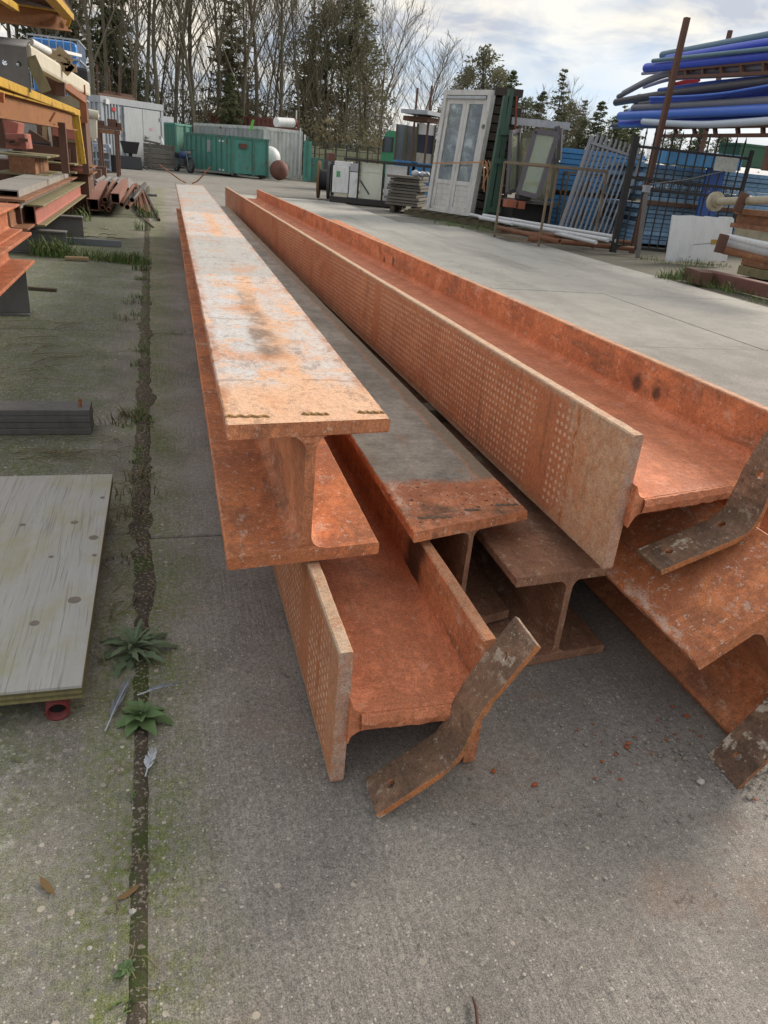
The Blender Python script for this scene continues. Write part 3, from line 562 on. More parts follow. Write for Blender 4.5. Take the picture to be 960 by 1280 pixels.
REDP = paint('red_pipe_paint', (0.22, 0.03, 0.03), 0.5, 0, 0.3, 0.15, 0.4, 20)
o = MB().pipe((-0.33, 2.0, 0.024), (-0.236, 1.252, 0.024), 0.0225, 0.018, 20).build('pipe', REDP); tag(o, 'red pipe poking out under the plywood sheet', 'pipe'); MB().tube([(-0.2385, 1.272, 0.024), (-0.2395, 1.280, 0.024)], 0.0182, 18).build('bore_shade', paint('bore_shade_black', (0.01, 0.009, 0.009), 0.9), o)  # black disc set inside the pipe as painted shade of its hollow
o = MB().bar((-1.3, 2.1, 0.033), (-0.26, 2.06, 0.033), 0.06, 0.062).build('timber', WOODD, None, 0.004); tag(o, 'wooden batten under the far edge of the plywood sheet', 'timber')
tm = thing('timber_beam', 'dark grooved timber beam lying across the slab beyond the plywood', 'timber', (-0.30, 2.90, 0))
TIMB = paint('dark_grey_timber', (0.16, 0.155, 0.148), 0.85, 0, 0.3, 0, 0.4, 8, bump=0.7)
for k in range(4): MB().box((-0.6, 0.06, 0.0125 + 0.0245 * k), (1.2 - 0.003 * (k % 2), 0.12 - 0.004 * (k % 2), 0.0240)).build('board', TIMB, tm, 0.003)
MB().tube([(-0.04, 0.05, 0.09), (-0.036, 0.045, 0.13)], 0.006, 8).build('nail', STRAP_M, tm)

# weeds
def leaf_mesh(name, L, W, teeth, mat, droop=0.5, n=9):
    m = MB(); vs = []; fs = []
    for i in range(n + 1):
        t = i / n; w = W * (math.sin(math.pi * min(1, t * 0.93 + 0.05)) ** 0.8) * (0.55 + 0.9 * t if t < 0.6 else 1.1 - 0.25 * t)
        if teeth: w *= 0.72 + 0.42 * (i % 2)
        bx = L * 0.10 * math.sin(t * 2.2 + W * 900) * t
        zc = L * (0.42 * t - droop * t * t); vs += [(bx - w / 2 * rnd(.8, 1.15), L * t, zc + 0.12 * w), (bx, L * t, zc - 0.06 * w), (bx + w / 2 * rnd(.8, 1.15), L * t, zc + 0.12 * w)]
    for i in range(n):
        a = i * 3; fs += [(a, a + 1, a + 4, a + 3), (a + 1, a + 2, a + 5, a + 4)]
    return m.add(vs, fs, True).build(name, mat, None, fix=False)
def leafm(name, a, b, rough=0.6):
    t = NT(name, rough, 0, 0.35); c = t.mix(t.noise(t.co(), 25, 4), a, b); c = t.mix(0.35, c, t.ramp(t.rnd(), (0, 0.5), (1, 1.25)), 'MULTIPLY')
    t.b.inputs['Transmission Weight'].default_value = 0.0; return t.done(c)
WEED1 = leafm('thistle_leaf', (0.095, 0.14, 0.07), (0.15, 0.195, 0.11)); WEED2 = leafm('round_weed_leaf', (0.08, 0.145, 0.05), (0.14, 0.21, 0.085))
def rosette(label, loc, L, W, count, teeth, mat, rings=3, droop=0.5):
    r = thing('weed_plant', label, 'plant', loc, 0, 'weeds in the slab joint'); pool = []
    for i in range(count):
        o = leaf_mesh('leaf', L, W * rnd(.75, 1.2), teeth, mat, droop * rnd(.6, 1.5)) if i < 5 else pool[i % 5].copy()
        if i < 5: pool.append(o)
        else: C.objects.link(o)
        k = i % rings; s = (1.0, 0.72, 0.48)[k] * rnd(0.85, 1.12); o.parent = r; o.scale = (s, s, s)
        o.rotation_euler = ((0.0, 0.35, 0.75)[k] + rnd(-0.1, 0.1), rnd(-0.15, 0.15), i * 2.399 + rnd(-0.15, 0.15)); o.location = (0, 0, 0.004 + 0.006 * k)
    return r
p = gnd(168, 815); rosette('thistle-like weed with narrow toothed leaves growing beside the plywood', (p.x, p.y, 0.0), 0.108, 0.021, 36, True, WEED1)
p = gnd(178, 900); rosette('small weed with rounded leaves growing by a white feather', (p.x, p.y, 0.0), 0.065, 0.026, 20, False, WEED2)
p = gnd(160, 1217); rosette('tiny green seedling in the joint nearest the bottom edge', (p.x, p.y, 0.0), 0.02, 0.014, 9, False, WEED2)
# feather
FEA = paint('feather_white', (0.55, 0.58, 0.62), 0.7, 0, 0.15, 0, 0.15, 40); FEA2 = paint('feather_grey', (0.25, 0.27, 0.31), 0.7, 0, 0.2, 0, 0.2, 40)
def feather(label, a, b, W, mat):
    d = Vector(b) - Vector(a); L = d.length; ft = thing('feather', label, 'feather', a, math.atan2(-d.x, d.y), 'feathers in the slab joint'); m = MB()
    for s in (-1, 1):
        for i in range(14):
            t0 = 0.22 + 0.78 * i / 14; t1 = t0 + 0.052; w = W * math.sin(math.pi * (t0 * 0.8 + 0.12)) * rnd(0.85, 1.1)
            m.add([(0, L * t0, 0.008), (s * w, L * (t0 + 0.14), 0.010 + rnd(0, 0.006)), (s * w * 0.97, L * (t1 + 0.13), 0.010 + rnd(0, 0.006)), (0, L * t1, 0.008)], [(0, 1, 2, 3)])
    m.build('vane', mat, ft, fix=False); MB().tube([(0, 0, 0.005), (0, L * 0.5, 0.01), (0, L, 0.008)], [0.0016, 0.0012, 0.0005], 6).build('shaft', FEA, ft)
a = gnd(132, 918); b = gnd(160, 858); feather('white and grey feather lying against the small weed', (a.x, a.y, 0.004), (b.x, b.y, 0.004), 0.009, FEA2)
a = gnd(172, 876); b = gnd(218, 865); feather('grey feather pointing across the joint above the small weed', (a.x, a.y, 0.01), (b.x, b.y, 0.01), 0.006, FEA2)
a = gnd(182, 975); b = gnd(192, 945); feather('little white downy feather in the joint', (a.x, a.y, 0.004), (b.x, b.y, 0.004), 0.010, FEA)

# grass, crumbs and litter: too fine to count
def grass_obj(name, label, spots, mat, seed):
    rs = random.Random(seed); m = MB()
    for (x, y, rad, n, h) in spots:
        for _ in range(n):
            a = rs.uniform(0, 6.28); q = rad * math.sqrt(rs.random()); bx, by = x + q * math.cos(a), y + q * math.sin(a) * 0.6
            hh = h * rs.uniform(0.45, 1.1); d = rs.uniform(0, 6.28); le = hh * rs.uniform(0.2, 0.9); w = hh * 0.022 + 0.0012
            px, py = -math.sin(d) * w, math.cos(d) * w; vs = []
            for k, t in enumerate((0, 0.45, 0.8, 1.0)):
                cx, cy, cz = bx + math.cos(d) * le * t * t, by + math.sin(d) * le * t * t, hh * (t - 0.25 * t * t * (le / hh)); f = (1, 0.85, 0.5, 0.05)[k]
                vs += [(cx - px * f, cy - py * f, cz - 0.004), (cx + px * f, cy + py * f, cz - 0.004)]
            m.add(vs, [(0, 1, 3, 2), (2, 3, 5, 4), (4, 5, 7, 6)])
    o = m.build(name, mat, None, fix=False); return tag(o, label, 'grass', None, 'stuff')
def blade(name, a, b):
    t = NT(name, 0.6, 0, 0.3); v = t.co('World'); c = t.mix(t.noise(v, 9, 3), a, b); c = t.mix(t.ramp(t.noise(t.map(v, (1, 1, .2)), 60, 2), (0.55, 0), (0.66, 1)), c, (0.27, 0.22, 0.10)); return t.done(c)
GRASS = blade('grass_blade', (0.055, 0.105, 0.022), (0.12, 0.20, 0.045)); DRY = blade('dry_blade', (0.12, 0.10, 0.05), (0.24, 0.20, 0.12))
sp = []
for px, py, r, n, h in ((50, 318, .12, 60, .16), (66, 320, .16, 120, .20), (85, 322, .14, 90, .15), (110, 322, .14, 90, .12), (135, 326, .16, 120, .11), (155, 328, .16, 160, .13), (170, 330, .14, 120, .12), (176, 338, .08, 60, .09),
                        (185, 272, .16, 50, .22), (178, 288, .10, 30, .16), (95, 275, .22, 50, .20), (88, 305, .15, 40, .16), (170, 372, .06, 30, .05), (174, 458, .05, 26, .05), (165, 520, .05, 55, .05), (178, 528, .05, 40, .04), (160, 533, .03, 20, .03), (172, 578, .03, 14, .03),
                        (165, 1000, .015, 8, .02), (155, 1262, .02, 10, .02), (175, 440, .04, 20, .04), (171, 395, .05, 24, .05), (220, 417, .06, 10, .03), (215, 337, .05, 8, .03), (176, 350, .06, 40, .06), (250, 418, .05, 10, .03)):
    p = gnd(px, py); sp.append((p.x, p.y, r, n, h))
grass_obj('grass', 'green grass growing along the slab joint by the left steel rack', sp, GRASS, 3)
sp = []
for px, py, r, n, h in ((850, 350, .30, 160, .16), (865, 347, .25, 150, .18), (835, 348, .2, 90, .10), (905, 362, .3, 110, .14), (880, 356, .25, 110, .15), (930, 368, .3, 80, .10), (955, 378, .3, 70, .1), (560, 281, .4, 110, .10), (580, 284, .4, 160, .10), (600, 287, .4, 150, .10), (545, 277, .4, 90, .08), (525, 272, .3, 60, .07), (615, 291, .3, 80, .08), (770, 310, .3, 60, .14), (840, 330, .3, 60, .10), (870, 331, .3, 90, .12), (895, 333, .3, 60, .10), (810, 325, .2, 40, .12), (355, 223, .5, 80, .12), (385, 225, .6, 60, .12)):
    p = gnd(px, py); sp.append((p.x, p.y, r, n, h))
grass_obj('grass', 'green grass fringing the yard edge below the doors and the gate', sp, GRASS, 4)
sp = []
for px, py, r, n, h in ((165, 522, .08, 30, .06), (150, 528, .08, 26, .07), (170, 620, .08, 20, .06), (155, 650, .08, 20, .06), (180, 600, .06, 16, .06), (160, 700, .06, 14, .05), (172, 380, .1, 30, .07), (160, 400, .1, 30, .07), (150, 830, .05, 10, .04), (170, 1080, .03, 10, .03), (160, 1140, .02, 6, .02)):
    p = gnd(px, py); sp.append((p.x, p.y, r, n, h))
grass_obj('dry_grass', 'dead brown grass stalks in the slab joint', sp, DRY, 5)
def twigs():
    rs = random.Random(12); m = MB()
    def tw(x, y, L, a, r):
        path = []; cx, cy = x, y
        for k in range(5):
            path.append((cx, cy, 0.004 + r + 0.012 * abs(math.sin(k * 1.3 + x * 30)) * (k > 0))); cx += math.cos(a) * L / 4; cy += math.sin(a) * L / 4; a += rs.uniform(-0.5, 0.5)
        m.tube(path, [r, r, r * .9, r * .8, r * .4], 5)
    for _ in range(46):
        px = rs.uniform(120, 200); py = rs.uniform(430, 760); p = gnd(px, py); tw(p.x, p.y, rs.uniform(.04, .14), rs.uniform(0, 6.28), rs.uniform(.0008, .0018))
    for _ in range(34):
        px = rs.uniform(0, 70); py = rs.uniform(400, 480); p = gnd(px, py); tw(p.x, p.y, rs.uniform(.1, .3), rs.uniform(0, 6.28), rs.uniform(.001, .002))
    for _ in range(26):
        px = rs.uniform(0, 110); py = rs.uniform(545, 580); p = gnd(px, py); tw(p.x, p.y, rs.uniform(.08, .22), rs.uniform(-.5, .5), rs.uniform(.0008, .0015))
    for _ in range(14):
        px = rs.uniform(50, 140); py = rs.uniform(285, 300); p = gnd(px, py); tw(p.x, p.y, rs.uniform(.1, .3), rs.uniform(0, 6.28), rs.uniform(.003, .006))
    for _ in range(16):
        px = rs.uniform(130, 200); py = rs.uniform(860, 1270); p = gnd(px, py); tw(p.x, p.y, rs.uniform(.02, .06), rs.uniform(0, 6.28), rs.uniform(.0006, .0013))
    return tag(m.build('twig_litter', DRY), 'thin dry twigs and roots strewn on the slabs by the joint', 'twigs', None, 'stuff')
twigs()
o = MB().tube([tuple(gnd(590, 1248) + Vector((0, 0, .004))), tuple(gnd(594, 1262) + Vector((0, 0, .006))), tuple(gnd(597, 1290) + Vector((0, 0, .004)))], [.0012, .0022, .002], 6).build('twig', paint('brown_twig', (.10, .045, .025), .8)); tag(o, 'small dark brown twig on the slab at the bottom edge', 'twig')
p = gnd(45, 363); o = MB().bar((p.x - .1, p.y + .03, .012), (p.x + .14, p.y - .02, .012), .03, .02).build('wood_stick', WOODD, None, .003); tag(o, 'flat brown stick lying on the mossy slab near the orange beams', 'stick')
p = gnd(96, 326); o = MB().bar((p.x - .1, p.y, .02), (p.x + .1, p.y + .02, .02), .05, .03).build('wood_chunk', paint('pale_wood', (.35, .24, .13), .8), None, .008); tag(o, 'pale wood chunk lying in the grass strip', 'wood')
p = gnd(195, 312); o = MB().bar((p.x - 1.1, p.y + .1, .03), (p.x - .35, p.y + .06, .03), .07, .06).build('kerb_bar', paint('grey_bar', (.20, .22, .24), .7)); tag(o, 'grey steel bar lying in the grass under the left rack', 'steel bar')

def crumbs(name, label, mat, items):
    m = MB()
    for (x, y, r) in items: m.ico((x, y, r * 0.45), r, (rnd(.7, 1.4), rnd(.7, 1.3), rnd(.4, .8)), 1, 0.25, False)
    return tag(m.build(name, mat, None), label, 'rubble', None, 'stuff')
rs = random.Random(5)
CR_G = paint('grit_grey', (0.30, 0.27, 0.235), .9, 0, .4, 0, .4, 30); CR_O = paint('paint_chip_orange', (0.40, 0.10, 0.035), .8, 0, .3, 0, .3, 30); CR_W = paint('grit_white', (0.50, 0.47, 0.42), .9, 0, .2, 0, .3, 30)
it = []
for _ in range(420):
    a = rs.gauss(0, 1); b = rs.gauss(0, 1); p = gnd(858 + 55 * a, 935 + 26 * b); it.append((p.x, p.y, abs(rs.gauss(0, .0016)) + .0009))
for _ in range(160):
    p = gnd(rs.uniform(560, 960), rs.uniform(850, 1080)); it.append((p.x, p.y, abs(rs.gauss(0, .0014)) + .0009))
for _ in range(90):
    p = gnd(940 + 25 * rs.gauss(0, 1), 965 + 18 * rs.gauss(0, 1)); it.append((p.x, p.y, abs(rs.gauss(0, .0022)) + .001))
crumbs('grit', 'grey concrete crumbs scattered on the slab by the lower right strap', CR_G, it)
it = []
for _ in range(46):
    p = gnd(rs.gauss(830, 70), rs.gauss(930, 30)); it.append((p.x, p.y, abs(rs.gauss(0, .0017)) + .0009))
for px, py, r in ((668, 982, .006), (617, 965, .005), (832, 925, .004), (752, 952, .004), (935, 996, .004), (944, 1000, .0035), (785, 930, .004), (793, 921, .003), (823, 945, .003)):
    p = gnd(px, py); it.append((p.x, p.y, r))
crumbs('paint_chips', 'orange paint flakes scattered on the slab in front of the beams', CR_O, it)
it = []
for _ in range(160):
    x = rs.uniform(-.19, -.04); y = rs.uniform(.55, 2.2); it.append((x, y, abs(rs.gauss(0, .0015)) + .0008))
for _ in range(120):
    p = gnd(rs.uniform(0, 960), rs.uniform(900, 1280)); it.append((p.x, p.y, abs(rs.gauss(0, .0011)) + .0006))
crumbs('grit', 'fine pale grit in the soil joint and over the near slabs', CR_W, it)
p = gnd(875, 979); o = MB().ico((p.x, p.y, .005), .008, (1, .8, .8), 2, .18, False).build('stone', CR_W); tag(o, 'single pale stone lying apart from the crumbs in front of the lower right strap', 'stone')
LEAFB = paint('brown_dead_leaf', (.22, .13, .05), .75, 0, .3, 0, .3, 40)
for px, py, rz, lab in ((160, 1120, .5, 'curled brown dead leaf in the soil joint'), (60, 1112, 2.2, 'brown curled stalk on the mossy near slab')):
    p = gnd(px, py); m = MB(); m.add([(-.022, 0, .006), (-.006, -.005, .003), (.012, -.005, .006), (.022, 0, .009), (.012, .005, .005), (-.006, .005, .003)], [(0, 1, 4, 5), (1, 2, 3, 4)], True); o = m.build('dead_leaf', LEAFB, None, fix=False); o.location = (p.x, p.y, .002); o.rotation_euler = (0, 0, rz); tag(o, lab, 'leaf')

# ================================================================= LEFT STEEL RACK
PINK = paint('pink_primer', (.42, .15, .115), .7, 0, .2, .12, .35, 5); ORNG = primer('orange_rack_beam', base=(.40, .13, .055), base2=(.30, .095, .045), pale=(.5, .3, .2), dark_amt=.25, stain=.25)
BRWN = primer('brown_rack_beam', base=(.24, .105, .05), base2=(.17, .075, .04), pale=(.36, .25, .14), stain=.3); MOSSB = paint('mossy_steel', (.24, .21, .11), .8, 0, .3, .25, .4, 5)
YEL = paint('yellow_rack_paint', (.55, .33, .03), .55, 0, .2, .30, .35, 3); RUSTP = paint('rust_brown_post', (.135, .068, .046), .75, 0, .3, .2, .3, 5); GREYS = paint('grey_steel', (.17, .165, .16), .65, 0, .25, .1, .35, 4)
LAV = paint('lavender_steel', (.30, .28, .25), .7, 0, .25, .1, .35, 4); RORANGE = paint('rust_orange_web', (.27, .11, .035), .75, 0, .3, .3, .3, 4)
CREAM = paint('cream_plastic', (.62, .58, .46), .5, 0, .08, 0, .2, 3); WHITE = paint('white_paint', (.76, .77, .76), .55, 0, .08, 0, .25, 3)
RG = 'steel stock stored on the left rack'
def simple_i(name, label, x1, z0, z1, y0, y1, w, tf, tw, mats, group=RG, cat='steel beam'):
    """upright I section along the yard whose right-hand flange edge is x1"""
    r = thing(name, label, cat, (x1 - w / 2, y0, z0), 0, group); H = z1 - z0; L = y1 - y0
    f = lambda u, v, y: (u, y, v)
    MB().prism(chamf(-w/2, w/2, 0, tf), 0, L, f, 4).build('flange', mats[0], r); MB().prism(chamf(-w/2, w/2, H - tf, H), 0, L, f, 4).build('flange', mats[1], r)
    MB().prism(web_poly(tw, .014, tf, H - tf, 3), 0, L - .002, f, 4).build('web', mats[2], r); return r
def support(label, xr, y, h, w=1.6):
    r = thing('support_stub', label, 'steel support', (xr, y, 0), 0, 'steel stubs under the left stock')
    MB().box((-w/2, 0, .006), (w, .14, .012)).build('flange', GREYS, r); MB().box((-w/2, 0, h - .006), (w, .14, .012)).build('flange', GREYS, r); MB().box((-w/2, -.02, h/2), (w - .004, .012, h - .026)).build('web', GREYS, r)
support('dark steel stub under the orange beams, nearest on the slab', at(33, 350, 5.05).x, 5.1, .285)
support('dark steel stub in the grass under the pink-sided beam, nearer one', at(84, 300, 7.9).x, 7.9, .20)
support('dark steel stub under the far end of the pink-sided beam', at(105, 290, 9.0).x, 9.0, .24)
q = at(42, 336, 5.15); q2 = at(38.5, 294, 5.15)
simple_i('steel_beam', 'lower wide orange beam at the left edge resting on a dark stub', q.x, .290, q2.z + .01, 1.9, 5.22, .30, .018, .012, (ORNG, ORNG, ORNG))
q3 = at(22, 256, 5.15); simple_i('steel_beam', 'upper narrow orange beam stacked on the wide orange beam at the left edge', q3.x, q2.z + .0125, q3.z, 2.0, 5.22, .16, .014, .010, (ORNG, ORNG, ORNG))
a = at(54, 257, 7.75); simple_i('steel_beam', 'pink-sided beam with mossy top flange beside the brown one', a.x, .243, a.z, 7.75, 13.2, .15, .014, .010, (MOSSB, MOSSB, PINK))
a = at(31, 250, 7.35); simple_i('steel_beam', 'brown rusty wide beam left of the pink-sided beam', a.x, .243, a.z, 7.35, 12.6, .28, .02, .014, (BRWN, BRWN, BRWN))
a = at(0, 242, 7.6); LV = thing('steel_channel', 'grey steel channel lying flat behind the brown wide beam', 'steel channel', (a.x, 7.6, .25), 0, RG)
MB().box((-.02, 2.4, .29), (.34, 4.8, .012)).build('web', LAV, LV); MB().box((.144, 2.4, .215), (.012, 4.8, .138)).build('flange', LAV, LV); MB().box((-.184, 2.4, .215), (.012, 4.8, .138)).build('flange', LAV, LV); MB().box((-.02, .3, .07), (.32, .5, .14)).build('packer', RUSTP, LV)
# thick stub beams standing behind
def stub(label, px, py, Y, w, h, d, m1, m2):
    p = at(px, py, Y); r = thing('steel_offcut', label, 'steel offcut', (p.x, Y, 0), 0, 'steel offcuts under the left rack'); z1 = p.z; z0 = z1 - h
    MB().box((0, d/2, z0 + .01), (w, d, .02)).build('flange', m2, r); MB().box((0, d/2, z1 - .01), (w, d, .02)).build('flange', m2, r); MB().box((0, d/2 - .01, (z0 + z1)/2), (w * .5, d - .03, h - .044)).build('web', m1, r)
    MB().box((0, d/2, z0/2), (w * .6, d * .6, max(.02, z0 - .004))).build('packer', RUSTP, r); return r
stub('short brown beam offcut with mossy top behind the channel', 26, 193, 10.3, .56, .22, 1.2, BRWN, MOSSB)
stub('short mossy beam offcut next to the rack post', 68, 203, 11.6, .5, .12, 1.0, RUSTP, MOSSB)
stub('small brown offcut right of the middle rack post', 96, 207, 11.9, .40, .10, .8, PINK, BRWN)
# rack frame
rk = thing('storage_rack', 'yellow and rust brown steel rack holding scrap at the left edge', 'rack', (0, 0, 0))
def rp(name, m, px0, py0, Y0, px1, py1, Y1, w, h): a = at(px0, py0, Y0); b = at(px1, py1, Y1); return MB().bar(a, b, w, h).build(name, m, rk, .004)
for px, py, Y, z1 in ((108, 217, 11.2, 1.22), (82.5, 217, 9.6, 1.12), (3, 185, 9.6, 1.22)):
    p = at(px, py, Y); MB().box((p.x, Y, (p.z + z1)/2), (.075, .075, z1 - p.z)).build('post', RUSTP, rk, .004)
p = at(104, 137, 11.2); MB().box((p.x + .01, 11.12, p.z + .06), (.08, .05, .42)).build('post', paint('rust_orange', (.30, .12, .06), .75), rk)
a0 = at(0, 104, 7.5); a1 = at(95, 141, 11.0); d = (a1 - a0); a0 = a0 - d * .5
MB().bar(a0, a1, .10, .07).build('rail', YEL, rk, .005)
b0 = at(0, 131, 7.6); b1 = at(89, 151, 10.6); d = b1 - b0; b0 = b0 - d * .5
MB().bar(b0, b1, .02, .17).build('cross_beam', RORANGE, rk); MB().bar(b0 + Vector((0, 0, .094)), b1 + Vector((0, 0, .094)), .12, .016).build('cross_beam', YEL, rk); MB().bar(b0 - Vector((0, 0, .094)), b1 - Vector((0, 0, .094)), .12, .016).build('cross_beam', RORANGE, rk)
rp('brace', YEL, 96, 142, 10.9, 105, 205, 10.9, .05, .09); rp('brace', YEL, 93, 145, 10.9, 101, 205, 10.95, .05, .06)
rp('hook', ORNG, 69, 140, 8.6, 62, 152, 8.6, .018, .018); rp('hook', ORNG, 1, 115, 7.2, 1, 128, 7.2, .05, .04)
# the rack's upper arm
u0 = at(0, 15, 8.2); u1 = at(83, 27, 8.9); d = u1 - u0; u0 = u0 - d * .8
MB().bar(u0, u1, .02, .13).build('arm', RORANGE, rk); MB().bar(u0 + Vector((0, 0, .07)), u1 + Vector((0, 0, .07)), .10, .014).build('arm', YEL, rk); MB().bar(u0 - Vector((0, 0, .07)), u1 - Vector((0, 0, .07)), .10, .014).build('arm', RORANGE, rk)
a = at(62, -6, 7.2); b = at(86, 21, 8.8); MB().bar(a, b, .09, .05).build('rail', YEL, rk); a = at(-4, -6, 6.5); b = at(20, 10, 8.1); MB().bar(a, b, .05, .05).build('rail', YEL, rk)
a = at(84, 33, 8.85); b = at(87, 24, 8.85); MB().bar(a, b, .02, .03).build('hook', YEL, rk); a = at(40, 0, 8.4); MB().box((a.x - .4, 8.6, a.z + .03), (1.3, 1.0, .05)).build('deck', RUSTP, rk)
p = at(-20, 100, 8.4); MB().box((p.x - .25, 8.4, 1.0), (.09, .09, 2.1)).build('post', RUSTP, rk)
SG = 'scrap lying on top of the left rack'
# folded grey sheet with two holes
gs = thing('folded_sheet', 'dark grey folded steel sheet with two round holes on the rack', 'steel sheet', (0, 0, 0), 0, SG)
Yg = 8.3; c1 = at(33, 59, Yg); c2 = at(36, 115, Yg); c0 = at(31, 44, Yg); W_ = 1.0
face = MB(); hx = [(at(6, 78, Yg), .022), (at(24, 80, Yg), .022)]
face.box((c1.x - W_/2, Yg, (c1.z + c2.z)/2), (W_, .012, c1.z - c2.z)); fo = face.build('face', GREYS, gs)
for hp, hr in hx:
    cut = MB().tube([(hp.x, Yg - .1, hp.z), (hp.x, Yg + .1, hp.z)], hr, 16).build('cutter', GREYS); md = fo.modifiers.new('b', 'BOOLEAN'); md.object = cut; md.operation = 'DIFFERENCE'; md.solver = 'EXACT'
    dg = bpy.context.evaluated_depsgraph_get(); me = bpy.data.meshes.new_from_object(fo.evaluated_get(dg)); fo.modifiers.clear(); fo.data = me; bpy.data.objects.remove(cut)
arc = [(math.cos(t), math.sin(t)) for t in [math.pi/2 * i / 6 for i in range(7)]]; H_ = c0.z - c1.z
m = MB(); vs = []
for x in (c1.x - W_, c1.x):
    for cs, sn in arc: vs.append((x, Yg + .5 - .506 * cs + .0, c1.z + H_ * sn))
m.add(vs, [(i, i + 1, i + 8, i + 7) for i in range(6)], True); fo2 = m.build('rounded_top', paint('grey_sheet_pale', (.27, .27, .275), .55), gs); sd = fo2.modifiers.new('s', 'SOLIDIFY'); sd.thickness = .01
a = at(34, 70, Yg); b = at(57, 115, Yg); MB().bar(a + Vector((.02, .02, 0)), b + Vector((.0, .02, 0)), .10, .012, (0, 1, 0)).build('flap', MOSSB, gs)
# cream gutter profile
a = at(33, 68, 8.45); b = at(108, 112, 11.6); o = MB().bar(a, b, .10, .17).build('plastic_profile', CREAM, None, .03); tag(o, 'long cream coloured profile sloping across the rack top', 'profile', SG)
a = at(38, 52, 9.0); b = at(61, 64, 9.6); o = MB().tube([a, b], .032, 12).build('pipe', WHITE); tag(o, 'short white pipe above the cream profile', 'pipe', SG)
a = at(34, 56, 8.8); b = at(43, 70, 8.8); o = MB().tube([a, b], .024, 10).build('pipe', WHITE); tag(o, 'short white pipe leaning steeply beside the folded sheet', 'pipe', SG)
a = at(60, 62, 10.2); b = at(86, 68, 10.8); o = MB().bar(a, b, .3, .03).build('board', WHITE); tag(o, 'white board lying behind the small wooden frame', 'board', SG)
wf = thing('wooden_lattice', 'small pale wooden frame with two openings lying on the scrap', 'wooden frame', (0, 0, 0), 0, SG); PWD = paint('pale_pine', (.42, .31, .18), .75, 0, .15, 0, .3, 10)
A_, B_, D_, E_ = at(70, 63, 9.8), at(88, 80, 9.8), at(73, 74, 9.8), at(89, 90, 9.8)
for s, e in ((A_, B_), (D_, E_), (A_, D_), (B_, E_), ((A_ + B_)/2, (D_ + E_)/2)): MB().bar(s, e, .12, .025, (0, 1, 0)).build('rail', PWD, wf)
a = at(62, 66, 10.0); o = MB().box((a.x, 10.1, a.z), (.12, .2, .10), roty(.5)).build('wood_block', PWD, None, .005); tag(o, 'pale wood block beside the small wooden frame', 'wood block', SG)
a = at(40, 121, 11.6); b = at(99, 129, 12.4); o = MB().bar(a, b, .16, .145).build('timber_beam', paint('mossy_timber', (.10, .085, .05), .85, 0, .3, 0, .4, 6, bump=.6), None, .008); tag(o, 'dark mossy timber on the rack below the cream profile', 'timber', SG)
rf = thing('rusty_girder', 'red brown steel box frame on the rack under the cream profile', 'steel frame', (0, 0, 0), 0, SG)
a = at(49, 96, 10.0); b = at(76, 98, 10.0); MB().bar(a, b, .06, .10).build('beam', RUSTP, rf); a = at(75, 93, 9.95); b = at(76, 120, 9.95); MB().bar(a, b, .09, .06).build('post', RUSTP, rf); a = at(78, 105, 10.0); b = at(104, 124, 10.9); MB().bar(a, b, .06, .08).build('beam', paint('rust_orange', (.30, .12, .06)), rf); a = at(52, 108, 10.3); b = at(74, 112, 10.3); MB().bar(a, b, .3, .12).build('box', RUSTP, rf)
a = at(98, 95, 11.8); o = MB().box((a.x, 11.9, a.z), (.26, .4, .20)).build('bin', paint('black_plastic', (.025, .025, .028), .5), None, .04); tag(o, 'black plastic bin at the end of the rack top', 'bin', SG)
# blue liquid container in its cage, standing high behind the rack
ibc = thing('caged_tank', 'blue plastic tank in a galvanised cage behind the rack', 'tank', (0, 0, 0)); BLUT = paint('blue_tank', (.06, .26, .68), .4, 0, .1, 0, .15, 3); GALV = paint('galvanised', (.42, .44, .45), .45, .5, .12, 0, .25, 6)
p0 = at(34, 50, 13.0); p1 = at(97, 58, 13.0); zt = at(70, 47, 13.0).z; zb = zt - .72; xa, xb = p0.x, p1.x
MB().box(((xa + xb)/2, 13.55, (zt + zb)/2 - .01), (xb - xa - .03, 1.06, zt - zb - .02)).build('bottle', BLUT, ibc, .06)
for i in range(8): x = xa + (xb - xa) * i / 7; MB().bar((x, 13.0, zb), (x, 13.0, zt), .014, .014).build('cage_bar', GALV, ibc)
for k in range(5): y = 13.0 + 1.1 * (k + 1) / 5; MB().bar((xb, y, zb), (xb, y, zt), .022, .022).build('cage_bar', GALV, ibc)
for k in range(4): z = zb + (zt - zb) * k / 3; MB().bar((xa, 12.99, z), (xb, 12.99, z), .022, .022).build('cage_bar', GALV, ibc); MB().bar((xb + .01, 13.0, z), (xb + .01, 14.1, z), .022, .022).build('cage_bar', GALV, ibc)
MB().box(((xa + xb)/2, 13.55, zb/2), (xb - xa, 1.0, zb - .02)).build('stand', RUSTP, ibc)
